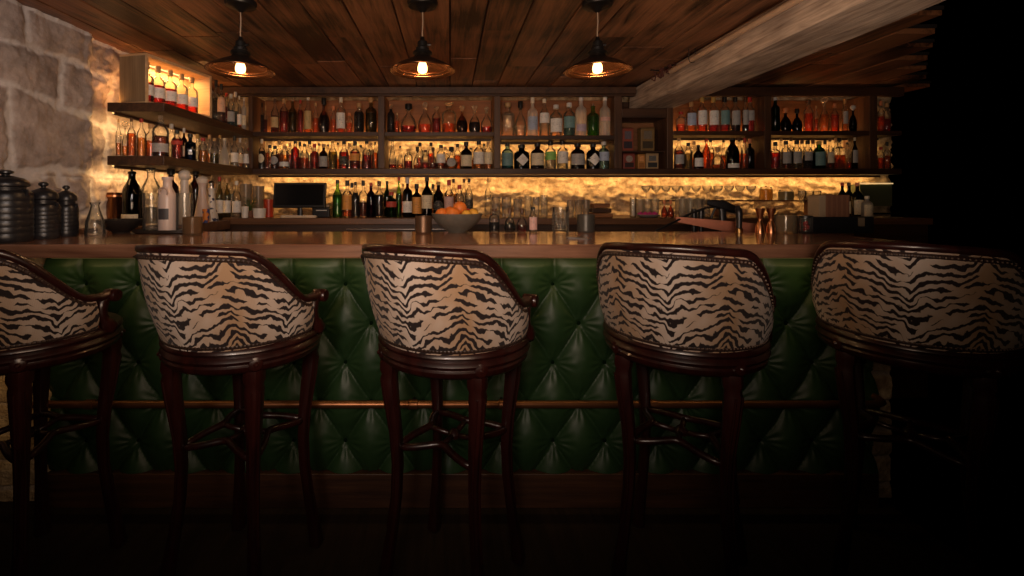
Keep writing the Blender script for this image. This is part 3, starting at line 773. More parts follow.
def bottle(X, Y, base, H, W, style='wine', glass='clear', liquid='amber', fill=.6, label=None, cap='black', capstyle=None, lz=None, diamond=False, round_label=False, rz=0, name='liquor_bottle'):
    pr = PROF[style]; r = W/2
    sq = 5 if style == 'square' else 2; sy = .62 if style == 'flask' else 1
    mb = MB(); pts = [(a*r, b*H) for a, b in pr]
    mb.lathe([(.0001, .0)]+pts+[(pts[-1][0]*.7, pts[-1][1]), (pts[-1][0]*.65, pts[-1][1]-.01*H)], 18 if sq == 2 else 24, sq=sq, sy=sy)
    g = mb.build(name, glassmat(glass), None, (X, Y, base), smooth=True, rz=rz)
    if liquid:
        top = min(fill, pr[-1][1]-.06)
        lp = [(.0001, .006)]+[(max(.001, a*r*.93-.0006), max(.007, b*H)) for a, b in pr if b < top]
        ra = radius_at(pr, top)*r*.93-.0006
        lp += [(ra, top*H), (.0001, top*H)]
        mb = MB(); mb.lathe(lp, 16 if sq == 2 else 24, sq=sq, sy=sy); mb.build('liquid', liqmat(liquid), g, smooth=True)
    if label:
        bottom, topz = lz or ((.16, .46) if style not in ('decanter',) else (.12, .32))
        if diamond or round_label:
            n = 4 if diamond else 16; zc = (bottom+topz)/2*H; hh = (topz-bottom)/2*H; ww = min(r*.95, hh)
            vs = []; fs = []
            for ring, k_ in ((0, 0), (1, .35), (2, .7), (3, 1)):
                for k in range(16):
                    a = 2*PI*k/16
                    if diamond:
                        e_ = 1/(abs(math.cos(a))+abs(math.sin(a)))
                    else: e_ = 1
                    dx = math.cos(a)*e_*ww*k_; dz = math.sin(a)*e_*hh*k_
                    rr_ = radius_at(pr, (zc+dz)/H)*r*1.015+.0006
                    vs.append((dx, -math.sqrt(max(0, rr_*rr_-dx*dx))*sy if sq == 2 else -rr_, zc+dz))
            for i in range(3):
                for k in range(16): fs.append((i*16+k, i*16+(k+1) % 16, (i+1)*16+(k+1) % 16, (i+1)*16+k))
            mb = MB(); mb.add(vs, fs); mb.build('label', labmat(label), g, smooth='all')
        else:
            zs = [bottom+(topz-bottom)*k/4 for k in range(5)]
            lp = [(radius_at(pr, z_)*r*1.012+.0005, z_*H) for z_ in zs]
            half = R(68 if sq == 2 else 42)
            mb = MB(); mb.lathe(lp, 14, sq=sq, sy=sy, a0=-PI/2-half, a1=-PI/2+half, closed=False); mb.build('label', labmat(label), g, smooth='all')
    nr = pr[-1][0]*r; nz_ = pr[-1][1]*H; ch = H-nz_
    if cap:
        cs = capstyle or ('ball' if cap == 'glass' else ('cork' if style in ('decanter', 'flask', 'square') else 'screw'))
        mb = MB()
        if cs == 'ball':
            rb = ch*.42; mb.lathe([(nr*.6, nz_-.006), (nr*.7, nz_+.001), (nr*.5, nz_+ch*.2)], 10); mb.sphere((0, 0, nz_+ch-rb), rb, 12)
        elif cs == 'flare':
            mb.lathe([(.0001, nz_-.004), (nr*.6, nz_-.004), (nr*.6, nz_+ch*.15), (nr*1.5, nz_+ch*.92), (nr*1.4, nz_+ch), (.0001, nz_+ch)], 12)
        elif cs == 'cork':
            mb.lathe([(.0001, nz_-.004), (nr*.6, nz_-.004), (nr*.6, nz_+ch*.1), (nr*1.15, nz_+ch*.12), (nr*1.2, nz_+ch*.9), (nr*1.05, nz_+ch), (.0001, nz_+ch)], 12)
        else:
            dn = .055*H if style in ('wine', 'whisky', 'tall') else .01*H
            mb.lathe([(.0001, nz_-dn), (nr*1.03, nz_-dn), (nr*1.03, nz_+ch*.95), (nr*.9, nz_+ch), (.0001, nz_+ch)], 12)
        cm = plain('cap_'+cap, CAP[cap], .4) if CAP[cap] else glassy('stopper_glass', (.92, .86, .78), .5, .05, .2)
        mb.build('cap' if cs == 'screw' else 'stopper', cm, g, smooth=True)
    return g
ORD = ['first', 'second', 'third', 'fourth', 'fifth', 'sixth', 'seventh', 'eighth', 'ninth', 'tenth', 'eleventh', 'twelfth', 'thirteenth', 'fourteenth', 'fifteenth', 'sixteenth', 'seventeenth', 'eighteenth', 'nineteenth', 'twentieth', 'last']
def colour_name(glass, liquid):
    return LIQ[liquid if (liquid and glass == 'clear') else glass][1]
SHAPE = {'wine': 'slim', 'whisky': 'straight', 'square': 'square', 'decanter': 'round', 'taper': 'conical', 'gin': 'short', 'tall': 'tall', 'flask': 'flat', 'jug': 'plump', 'bell': 'bell shaped'}
def settle(XY, W):
    "slim neighbours so that no two bottles touch"
    n = len(XY)
    for i in range(n):
        for j in range(i+1, n):
            d = math.hypot(XY[i][0]-XY[j][0], XY[i][1]-XY[j][1])-.0015
            if (W[i]+W[j])/2 > d: k = d/((W[i]+W[j])/2); W[i] *= k; W[j] *= k
    return W
def describe(s):
    d_ = SHAPE[s[3]]+' '+colour_name(s[4], s[5])+' bottle'
    if s[7]: return d_+' with '+s[7]+(' diamond' if len(s) > 9 and s[9].get('diamond') else '')+' label'
    return d_+' with '+('glass stopper' if s[8] == 'glass' else s[8]+' cap')
def row(spec, base, Y, place, group, dy=0, cat='bottle', jit=.012, name='liquor_bottle', prefix=''):
    """one row of bottles: px, width px, top py, style, glass, liquid, fill, label, cap, extra"""
    spec = sorted(spec, key=lambda s: s[0])
    descs = [describe(s) for s in spec]
    rr = random.Random(len(spec)*31+int(base*100))
    pos = []; WW = []
    for i, s in enumerate(spec):
        y = Y+(jit if i % 2 else -jit); W = s[1]*y/F*1.14; X = XP(s[0], y)
        for x0_, x1_ in (bays if place.endswith('bay') else []):
            if x0_ < XP(s[0], 3.7) < x1_: X = min(max(X, x0_+W/2+.003), x1_-W/2-.003)
        pos.append((X, y)); WW.append(W)
    WW = settle(pos, WW)
    for i, s in enumerate(spec):
        px, wpx, top, style, glass, liquid, fill, label, cap = s[:9]
        kw = dict(s[9]) if len(s) > 9 else {}
        y = Y+(jit if i % 2 else -jit)
        b = kw.pop('base', base)
        if callable(Y): y = Y(px)
        H = ZP(top, y)-b
        W = WW[i]; X = pos[i][0]
        g = bottle(X, y, b+.0005, H, W, style, glass, liquid, fill, label, cap, name=name, **kw)
        tag(g, descs[i]+(f', {ORD[i]} from left' if descs.count(descs[i]) > 1 else '')+', '+place, cat, group)
D = dict
# bay 1, upper
U1 = [(255.8, 8, 103, 'whisky', 'clear', 'dark', .6, None, 'black'), (265.5, 9.5, 105.5, 'flask', 'clear', 'brown', .5, None, 'cork'), (275, 7.5, 99, 'wine', 'clear', 'brown', .5, 'tan', 'brown'),
      (284, 8.4, 99, 'gin', 'clear', 'red', .64, None, 'cork'), (292.7, 8, 98.5, 'whisky', 'olive', 'olive', .6, None, 'glass'), (300.3, 6, 100, 'wine', 'clear', 'red', .7, None, 'red'),
      (308, 7, 96.8, 'wine', 'clear', 'honey', .5, 'tan', 'cream', D(lz=(.1, .6))), (315.5, 6.2, 103, 'wine', 'clear', 'amber', .5, None, 'cork'), (324, 12.5, 98, 'decanter', 'brown', 'dark', .5, None, 'black'),
      (333.4, 6, 106, 'whisky', 'clear', 'amber', .5, None, 'orange'), (341, 8.4, 97, 'whisky', 'clear', 'amber', .5, 'white', 'cream', D(lz=(.12, .55))), (349.3, 6.4, 113, 'gin', 'clear', 'amber', .5, None, 'orange'),
      (359, 9, 103.5, 'gin', 'clear', 'dark', .7, None, 'cork'), (371, 10, 97.3, 'whisky', 'olive', 'olive', .55, None, 'cork', D(round_label=False))]
row(U1, SH1, 3.80, 'upper shelf, crate-side bay', 'bottles on the upper back shelf')
L1 = [(260, 8.5, 139, 'whisky', 'clear', 'dark', .6, 'cream', 'cream', D(round_label=True, lz=(.2, .5))), (267.5, 5.5, 142, 'wine', 'clear', 'amber', .6, None, 'cork'), (275, 8, 146, 'gin', 'clear', 'brown', .6, 'grey', 'black', D(round_label=True, lz=(.2, .55))),
      (284.5, 9.8, 145.5, 'gin', 'clear', 'honey', .6, 'white', 'cork', D(lz=(.12, .3))), (295.3, 7.4, 141, 'tall', 'clear', 'red', .8, None, 'black'), (304.5, 8.2, 144, 'wine', 'clear', 'orange', .45, None, 'black'),
      (314.5, 7.6, 144, 'whisky', 'clear', 'red', .7, None, 'red'), (323.6, 7.6, 144, 'whisky', 'dark', 'dark', .6, 'grey', 'cork', D(lz=(.1, .5))), (332.8, 7.6, 140.5, 'wine', 'clear', 'olive', .6, None, 'gold'),
      (344, 8.4, 141.5, 'wine', 'clear', 'red', .62, 'black', 'black'), (355, 8.8, 141.5, 'whisky', 'clear', 'red', .62, 'orange', 'black', D(lz=(.3, .55))), (366.8, 8.4, 141, 'wine', 'clear', 'red', .5, None, 'black'), (375.2, 5.4, 142, 'wine', 'clear', 'amber', .6, None, 'black')]
row(L1, SH2, 3.79, 'lower shelf, crate-side bay', 'bottles on the lower back shelf')
def backrow(xs, base, place, top=141.8, Y=3.860):
    rr = random.Random(int(xs[0]))
    sp = [(x, 6.2, top+rr.uniform(-1.5, 4), rr.choice(['wine', 'whisky', 'gin', 'taper']), 'clear', rr.choice(['amber', 'honey', 'amber', 'orange', 'red']), rr.uniform(.3, .6), None, rr.choice(['black', 'brown', 'black', 'cork'])) for x in xs]
    row(sp, base, Y, place, 'bottles in the back rows', jit=.0)
backrow([270, 279.5, 290, 300, 309.5, 319, 328, 338, 349.5, 361, 371], SH2, 'back row, lower shelf, crate-side bay')
U2 = [(390, 8, 105, 'tall', 'clear', 'dark', .85, None, 'glass', D(capstyle='flare')), (397, 5, 113, 'wine', 'clear', 'amber', .6, None, 'cork'), (408.6, 14.5, 104, 'decanter', 'clear', 'red', .22, None, 'black', D(capstyle='cork')),
      (425, 13, 102, 'decanter', 'clear', 'orange', .27, None, 'glass'), (436.4, 7.8, 107, 'gin', 'clear', 'red', .55, None, 'glass', D(capstyle='flare')), (449, 13, 103, 'gin', 'clear', 'amber', .3, None, 'glass', D(capstyle='flare')),
      (462, 10, 106, 'decanter', 'brown', 'dark', .45, None, 'glass', D(capstyle='flare')), (474.6, 10.5, 106, 'decanter', 'clear', 'dark', .4, None, 'glass', D(capstyle='flare')), (487.5, 10.5, 106.5, 'decanter', 'clear', 'red', .22, None, 'glass')]
row(U2, SH1, 3.79, 'upper shelf, decanter bay', 'bottles on the upper back shelf')
L2 = [(392.6, 8, 139, 'taper', 'clear', 'red', .15, None, 'black'), (400.2, 6.4, 146, 'taper', 'clear', 'honey', .2, None, 'black'), (408.3, 7.6, 149, 'gin', 'clear', 'red', .4, None, 'cork'), (417.5, 7.6, 147, 'decanter', 'clear', 'orange', .2, None, 'black'),
      (425.3, 7, 150, 'gin', 'clear', 'red', .35, None, 'brown'), (433, 6.6, 147.5, 'decanter', 'clear', 'red', .3, None, 'brown'), (440.9, 8, 145, 'gin', 'clear', 'amber', .5, 'white', 'black', D(lz=(.25, .62))), (451.4, 11, 147, 'decanter', 'clear', 'honey', .5, 'grey', 'black', D(round_label=True, lz=(.1, .5))),
      (466.3, 10, 142, 'whisky', 'dark', 'brown', .7, 'cream', 'black', D(lz=(.1, .5))), (478.7, 10, 141, 'gin', 'clear', 'honey', .6, 'white', 'black', D(lz=(.18, .6))), (489, 7.6, 141.5, 'gin', 'clear', 'honey', .6, 'cream', 'cork', D(lz=(.18, .6)))]
row(L2, SH2, 3.79, 'lower shelf, decanter bay', 'bottles on the lower back shelf')
backrow([420, 431, 445.5, 457.5, 471, 484], SH2, 'back row, lower shelf, decanter bay', 144)
Z3 = CZ+.494
U3 = [(507.8, 11.5, 103, 'square', 'clear', 'clear', .7, None, 'cork', D(capstyle='cork')), (520.5, 10.5, 101.5, 'decanter', 'clear', 'clear', .3, None, 'black'), (532.6, 9, 97.4, 'whisky', 'frost', None, 0, 'blue', 'cream', D(lz=(.15, .5))),
      (544.3, 9, 99, 'wine', 'clear', 'clear', .6, 'white', 'cream', D(lz=(.35, .62))), (556, 11, 105, 'gin', 'clear', 'clear', .6, 'white', 'silver', D(lz=(.12, .55))), (569.2, 10.5, 103, 'gin', 'clear', 'blue', .6, 'teal', 'silver', D(lz=(.25, .58))),
      (581, 9.4, 97, 'tall', 'frost', None, 0, 'lilac', 'silver', D(lz=(.12, .3))), (593, 12, 103.5, 'whisky', 'green', 'green', .6, None, 'glass'), (605.8, 10, 97, 'tall', 'frost', None, 0, 'pink', 'white', D(lz=(.38, .48)))]
row(U3, Z3, 3.79, 'upper shelf, clear spirits bay', 'bottles on the upper back shelf')
L3 = [(507.5, 10, 142.7, 'gin', 'blue', 'blue', .6, 'teal', 'black', D(lz=(.12, .6))), (521.6, 14, 145, 'gin', 'black', 'black', .7, 'white', 'black', D(diamond=True, lz=(.12, .62))), (537.4, 12, 143.4, 'gin', 'dark', 'dark', .6, 'cream', 'black', D(lz=(.14, .6))),
      (550.4, 9.5, 141.5, 'gin', 'clear', 'clear', .6, 'green', 'black', D(lz=(.33, .62))), (562.5, 9.4, 141, 'gin', 'clear', 'clear', .6, 'white', 'black', D(lz=(.2, .62))), (577.5, 12.5, 143.5, 'gin', 'dark', 'dark', .6, 'grey', 'black', D(lz=(.16, .58))),
      (593, 13, 144, 'gin', 'black', 'black', .7, 'white', 'black', D(diamond=True, lz=(.12, .62))), (606.3, 10.4, 141.8, 'gin', 'blue', 'clear', .6, 'blue', 'silver', D(lz=(.3, .62)))]
row(L3, SH2, 3.79, 'lower shelf, clear spirits bay', 'bottles on the lower back shelf')
Z5 = CZ+.53
U5 = [(681, 8, 112, 'gin', 'clear', 'orange', .35, None, 'red'), (691.2, 9.6, 102, 'whisky', 'clear', 'honey', .55, 'blue', 'cork', D(lz=(.22, .62))), (702, 9.4, 97, 'whisky', 'clear', 'orange', .35, 'white', 'gold', D(lz=(.2, .6))), (713.4, 9.8, 97, 'whisky', 'clear', 'red', .25, 'white', 'gold', D(lz=(.2, .6))),
      (724.6, 9.4, 97, 'whisky', 'clear', 'red', .25, 'teal', 'black', D(lz=(.2, .6))), (735.3, 9.4, 97, 'whisky', 'clear', 'dark', .4, 'grey', 'black', D(lz=(.2, .6))), (745.3, 8.6, 97, 'whisky', 'clear', 'dark', .4, 'grey', 'brown', D(lz=(.2, .62))), (756, 10, 96.8, 'whisky', 'clear', 'pink', .45, 'grey', 'red', D(lz=(.32, .6)))]
row(U5, Z5, 3.79, 'upper shelf, niche-side bay', 'bottles on the upper back shelf')
L5 = [(679, 8, 138, 'wine', 'clear', 'brown', .6, 'grey', 'cork'), (688.2, 7, 143, 'gin', 'clear', 'olive', .6, None, 'black'), (698.2, 8, 145, 'wine', 'dark', 'dark', .6, 'white', 'black', D(lz=(.1, .45))), (706.4, 6.6, 139, 'wine', 'clear', 'orange', .85, None, 'red'),
      (717.5, 10, 147, 'decanter', 'clear', 'amber', .2, None, 'cork'), (732.4, 12, 138.4, 'jug', 'dark', 'dark', .75, 'white', 'black', D(lz=(.04, .18))), (744.6, 9, 138, 'whisky', 'clear', 'orange', .5, None, 'red'), (755.8, 10.2, 139, 'whisky', 'dark', 'brown', .75, None, 'orange')]
row(L5, SH2, 3.79, 'lower shelf, niche-side bay', 'bottles on the lower back shelf')
backrow([694, 710.5, 723.5, 739, 751], SH2, 'back row, lower shelf, niche-side bay', 139)
U6 = [(775.3, 7, 97, 'tall', 'dgreen', 'dgreen', .8, None, 'silver'), (785.5, 11, 108, 'decanter', 'dark', 'dark', .5, None, 'orange'), (797, 9.4, 109, 'decanter', 'navy', 'navy', .5, None, 'black'), (808.4, 11, 100, 'gin', 'clear', 'orange', .58, None, 'brown'),
      (824.2, 11, 97, 'decanter', 'clear', 'honey', .5, None, 'glass'), (834.7, 8.4, 103.5, 'whisky', 'clear', 'orange', .6, None, 'orange'), (845, 10, 99, 'gin', 'clear', 'honey', .5, 'grey', 'cork', D(lz=(.25, .62))), (857.4, 13, 105, 'decanter', 'black', 'black', .5, None, 'silver', D(capstyle='ball')),
      (816.2, 4.8, 106, 'wine', 'clear', 'amber', .5, None, 'cork')]
row(U6, Z5, 3.79, 'upper shelf, caddy-side bay', 'bottles on the upper back shelf')
L6 = [(775.3, 8, 142, 'whisky', 'clear', 'red', .6, None, 'black'), (786, 9.4, 141, 'gin', 'clear', 'brown', .6, 'grey', 'black', D(lz=(.2, .6))), (796.7, 9.6, 140.5, 'gin', 'clear', 'olive', .6, 'grey', 'black', D(lz=(.2, .6))), (807.6, 8.2, 140.5, 'gin', 'clear', 'dark', .5, 'grey', 'black', D(lz=(.3, .6))),
      (819, 10.6, 141, 'gin', 'dgreen', 'dgreen', .6, 'teal', 'gold', D(lz=(.12, .6))), (830, 8.6, 138.5, 'wine', 'clear', 'brown', .5, 'cream', 'brown', D(lz=(.2, .55))), (839.2, 9.6, 138, 'square', 'clear', 'amber', .45, None, 'black'), (848.6, 7, 145, 'gin', 'clear', 'orange', .3, None, 'cork'), (862, 10, 137.6, 'wine', 'dark', 'dark', .6, 'grey', 'cream', D(lz=(.2, .6)))]
row(L6, SH2, 3.79, 'lower shelf, caddy-side bay', 'bottles on the lower back shelf')
backrow([781, 791, 802, 813, 825, 836, 847], SH2, 'back row, lower shelf, caddy-side bay', 139)
U7 = [(881, 5.4, 101, 'whisky', 'clear', 'orange', .5, None, 'orange'), (887, 5.4, 103, 'gin', 'clear', 'red', .45, None, 'cork')]
row(U7, Z5, 3.79, 'upper shelf, far end bay', 'bottles on the upper back shelf', jit=0)
L7 = [(881, 5.4, 147, 'gin', 'clear', 'orange', .5, None, 'red'), (887, 5.4, 142, 'whisky', 'clear', 'amber', .5, None, 'black')]
row(L7, SH2, 3.79, 'lower shelf, far end bay', 'bottles on the lower back shelf', jit=0)
# bottles on the back counter
CB = [(347.3, 9, 180.5, 'whisky', 'clear', 'amber', .6, 'orange', 'black', D(lz=(.2, .6))), (355.5, 6.6, 182, 'wine', 'clear', 'dark', .7, None, 'black'), (363.2, 7.6, 180.5, 'whisky', 'clear', 'brown', .4, None, 'black'), (371, 7, 182.7, 'tall', 'purple', 'purple', .75, None, 'red'),
      (379.3, 8.4, 181, 'whisky', 'clear', 'dark', .62, None, 'brown'), (391.4, 12, 192, 'gin', 'dgreen', 'dgreen', .7, 'red', 'red', D(lz=(.4, .62))), (398.8, 6.6, 177, 'wine', 'green', 'dgreen', .6, None, 'red', D(base=BC)), (407.4, 9, 177.5, 'whisky', 'dark', 'dark', .7, 'white', 'silver', D(lz=(.12, .4))),
      (416.7, 9, 184, 'whisky', 'black', 'black', .6, 'orange', 'black', D(lz=(.1, .6))), (427, 9.6, 177.5, 'wine', 'black', 'black', .7, 'cream', 'black', D(lz=(.22, .55))), (438.5, 10, 181.5, 'wine', 'dark', 'dark', .7, 'black', 'gold', D(round_label=True)), (449, 8.4, 180, 'whisky', 'clear', 'honey', .6, 'pink', 'red', D(lz=(.12, .55))),
      (459.5, 8, 185, 'gin', 'clear', 'honey', .5, 'white', 'red'), (469, 7, 178.5, 'wine', 'clear', 'clear', .5, 'black', 'black'), (337.5, 8.6, 180, 'wine', 'green', 'green', .6, None, 'black')]
row(CB, BC, 3.52, 'front row, back counter', 'bottles on the back counter', jit=.02)
CB2 = [(352, 7, 183, 'whisky', 'clear', 'honey', .6, None, 'black'), (387, 6.6, 181, 'wine', 'dgreen', 'dgreen', .7, None, 'black'), (403, 6, 184, 'wine', 'clear', 'amber', .7, None, 'cork'), (433, 6.5, 184, 'whisky', 'clear', 'honey', .5, None, 'black'), (453.5, 6.4, 179, 'wine', 'clear', 'honey', .6, None, 'black'), (464, 6.4, 179, 'wine', 'clear', 'olive', .4, None, 'brown'), (488, 6, 178, 'wine', 'clear', None, .5, None, 'cork')]
row(CB2, BC, 3.68, 'back row, back counter', 'bottles in the back rows', jit=0)

# side shelf bottles, upper (behind the crate) and lower
def sy_up(px): return 1.655*F/(450-px)
def rowl(spec, base, xf, place, group):
    spec = sorted(spec, key=lambda s: s[0])
    descs = [describe(s) for s in spec]
    pos = []
    for s in spec:
        X = (s[9] if len(s) > 9 else {}).get('X', xf); pos.append((X, X*F/(s[0]-450)))
    WW = settle(pos, [s[1]*p_[1]/F*1.12 for s, p_ in zip(spec, pos)])
    for i, s in enumerate(spec):
        px, wpx, top, style, glass, liquid, fill, label, cap = s[:9]; kw = dict(s[9]) if len(s) > 9 else {}
        X = kw.pop('X', xf); y = X*F/(px-450)
        g = bottle(X, y, base+.0005, ZP(top, y)-base, WW[i], style, glass, liquid, fill, label, cap, rz=R(28), **kw)
        tag(g, descs[i]+(f', {ORD[i]} from left' if descs.count(descs[i]) > 1 else '')+', '+place, 'bottle', group)
rowl([(216, 6.4, 80, 'whisky', 'clear', 'dark', .6, None, 'black', D(X=-1.70)), (221.3, 6.6, 84, 'whisky', 'clear', 'brown', .45, 'peach', 'black', D(lz=(.3, .66), X=-1.65)), (226.5, 5.4, 93, 'wine', 'clear', 'red', .6, None, 'red', D(X=-1.70)), (231, 6, 94, 'gin', 'clear', 'blue', .5, 'grey', 'silver', D(X=-1.64)),
      (235.5, 5.6, 92, 'gin', 'clear', 'blue', .5, None, 'silver', D(X=-1.70)), (239.3, 5.6, 96, 'wine', 'clear', 'amber', .4, 'white', 'white', D(X=-1.65)), (244, 5.8, 98, 'tall', 'frost', None, 0, 'cream', 'white', D(X=-1.62))], LS1, -1.65, 'upper wall shelf behind crate', 'bottles on the wall shelves')
rowl([(118.5, 7, 119, 'wine', 'clear', 'honey', .35, None, 'cork', D(X=-1.86)), (125, 8, 121, 'decanter', 'clear', 'honey', .3, None, 'glass', D(X=-1.84)), (131.5, 7, 118, 'wine', 'clear', 'amber', .6, None, 'brown', D(X=-1.80)), (141.4, 8, 118.6, 'wine', 'clear', 'honey', .5, None, 'red', D(X=-1.77)),
      (151, 10, 124, 'gin', 'clear', 'amber', .5, None, 'cork', D(X=-1.75)), (160.5, 13, 115, 'gin', 'clear', 'brown', .5, 'grey', 'glass', D(X=-1.675, lz=(.12, .32))), (171.5, 7, 124, 'gin', 'clear', 'clear', .5, None, 'silver', D(X=-1.76)), (177, 9, 130, 'gin', 'clear', 'red', .7, 'red', 'black', D(X=-1.66, lz=(.5, .62))),
      (184, 5.5, 128, 'whisky', 'dark', 'dark', .6, 'white', 'silver', D(X=-1.74, round_label=True)), (190.3, 9, 134, 'square', 'navy', 'black', .6, None, 'black', D(X=-1.65)), (197.5, 6, 134, 'whisky', 'clear', 'clear', .6, 'cream', 'gold', D(X=-1.74)), (203, 8, 138, 'gin', 'clear', 'honey', .5, None, 'red', D(X=-1.65)), (209.5, 6.4, 135, 'gin', 'clear', 'honey', .4, None, 'cork', D(X=-1.74)),
      (214.5, 7, 138.5, 'wine', 'clear', 'olive', .4, None, 'cork', D(X=-1.65)), (224.5, 9, 138.5, 'taper', 'frost', None, 0, None, 'cream', D(X=-1.66)), (220, 5.4, 135, 'wine', 'clear', 'clear', .4, None, 'gold', D(X=-1.76)), (229, 5.4, 134, 'wine', 'clear', 'clear', .4, None, 'glass', D(X=-1.77)), (234.6, 6.6, 136, 'whisky', 'clear', 'clear', .5, 'white', 'black', D(X=-1.66)), (240, 6, 138, 'whisky', 'clear', 'honey', .5, 'cream', 'silver', D(X=-1.66)), (246, 6.6, 137, 'taper', 'clear', 'clear', .3, 'white', 'cork', D(X=-1.63)), (249, 4.6, 148, 'gin', 'clear', 'red', .6, None, 'red', D(X=-1.635))],
     LS2, -1.65, 'lower wall shelf', 'bottles on the wall shelves')

# ------------------------------------------------------------------ crate with five bottles
cx0, cy0 = XP(145, 2.58), 2.58; cx1, cy1 = XP(211, 3.09), 3.09
ang = math.atan2(cy1-cy0, cx1-cx0); Lc = math.hypot(cx1-cx0, cy1-cy0); hC = .283; dC = .172
cr_ = empty('wooden_crate', (cx0, cy0, LS1+.001), ang); tag(cr_, 'open fronted pine crate standing on the upper wall shelf', 'crate')
def cpart(name, a, b, mat, parent=cr_): m = MB(); m.b2(a, b); return m.build(name, mat, parent, bevel=.0015)
t_ = .012
cpart('base_board', (0, 0, 0), (Lc, dC, t_), CRATEWOOD); cpart('top_board', (0, 0, hC-t_), (Lc, dC, hC), CRATEWOOD)
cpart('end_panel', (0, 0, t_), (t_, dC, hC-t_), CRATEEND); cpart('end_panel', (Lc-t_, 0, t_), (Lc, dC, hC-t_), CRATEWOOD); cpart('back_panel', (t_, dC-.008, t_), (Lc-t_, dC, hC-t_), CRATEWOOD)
m = MB()
for a, b in (((0, -.006, 0), (Lc, 0, .016)), ((0, -.006, hC-.016), (Lc, 0, hC)), ((0, -.006, .016), (.018, 0, hC-.016)), ((Lc-.018, -.006, .016), (Lc, 0, hC-.016))): m.b2(a, b)
m.build('front_frame', CRATEWOOD, cr_, bevel=.001)
cw, sw = math.cos(ang), math.sin(ang)
m = MB(); m.b2((t_+.02, dC-.03, hC-t_-.006), (Lc-t_-.02, dC-.02, hC-t_-.001)); m.build('light_strip', emit('led_tape', LED, 2.5), cr_)
d = bpy.data.lights.new('led', 'AREA'); d.shape = 'RECTANGLE'; d.size = .4; d.size_y = .02; d.energy = 2.2; d.color = LED
o = bpy.data.objects.new('led_light', d); C.objects.link(o); o.location = (cx0+cw*Lc/2-sw*.12, cy0+sw*Lc/2+cw*.12, LS1+hC-.022); o.rotation_euler = (0, 0, ang)
for i, (u_, lq) in enumerate(((.055, 'red'), (.135, 'red'), (.225, 'red'), (.315, 'pink'), (.40, 'pink'))):
    v_ = .045
    g = bottle(cx0+cw*u_-sw*v_, cy0+sw*u_+cw*v_, LS1+.0135, .235, .074, 'whisky', 'clear', lq, .5 if i < 3 else .4, 'white', 'cork', lz=(.18, .44), rz=R(55))
    tag(g, f"{'red' if i < 3 else 'pink'} bottle with white label, {ORD[i]} from the camera inside the pine crate", 'bottle', 'bottles in the pine crate')

# ------------------------------------------------------------------ niche boxes
def tin(px0, px1, top, base, col, band, lab, circle=False, Y=3.78):
    x0, x1 = XP(px0, Y), XP(px1, Y); h = ZP(top, Y)-base; w_ = x1-x0
    sh_ = max(0, bays[3][0]+.004-x0)+min(0, bays[3][1]-.004-x1); x0 += sh_; x1 += sh_
    e = empty('gift_tin', ((x0+x1)/2, Y, base+.0006)); tag(e, lab, 'box', 'boxes in the niche')
    m = MB(); m.b2((-w_/2, 0, 0), (w_/2, .07, h-.008)); m.build('body', plain('tin_'+lab[:12], col, .45, var=.4, vscale=40), e, bevel=.002)
    m = MB(); m.b2((-w_/2-.001, -.001, h-.0075), (w_/2+.001, .071, h)); m.build('lid', plain('tinlid_'+lab[:12], [c*.7 for c in col], .4), e, bevel=.001)
    m = MB(); m.b2((-w_*.38, -.0022, h*.12), (w_*.38, -.0004, h*.42)); m.build('label', plain('tinlab_'+lab[:12], band, .5, var=.5, vscale=90), e)
    m = MB()
    if circle: m.tube([(0, -.0025, h*.66), (0, -.0004, h*.66)], min(w_*.3, h*.25), 18)
    else: m.b2((-w_*.3, -.0022, h*.52), (w_*.3, -.0004, h*.86))
    m.build('emblem', plain('tinemb_'+lab[:12], [min(1, c*2.2+.05) for c in band] if not circle else (.30, .25, .22), .5, var=.5, vscale=80), e)
NZ = CZ+.3745
tin(622.5, 633.5, 128, NZ, (.26, .06, .035), (.03, .02, .03), 'dark red tin with black band standing on the thin board in the niche')
tin(641, 654.5, 127.7, NZ, (.20, .12, .045), (.05, .035, .02), 'olive brown tin standing on the thin board in the niche')
tin(623.5, 635, 153.6, SH2, (.24, .05, .035), (.03, .012, .012), 'dark red box with round emblem on the niche floor', True)
tin(638, 645, 154, SH2, (.45, .20, .05), (.3, .12, .03), 'narrow gold box between two boxes on the niche floor', Y=3.80)
tin(646.5, 658.5, 153.4, SH2, (.40, .27, .14), (.03, .03, .03), 'tan box with black label on the niche floor')

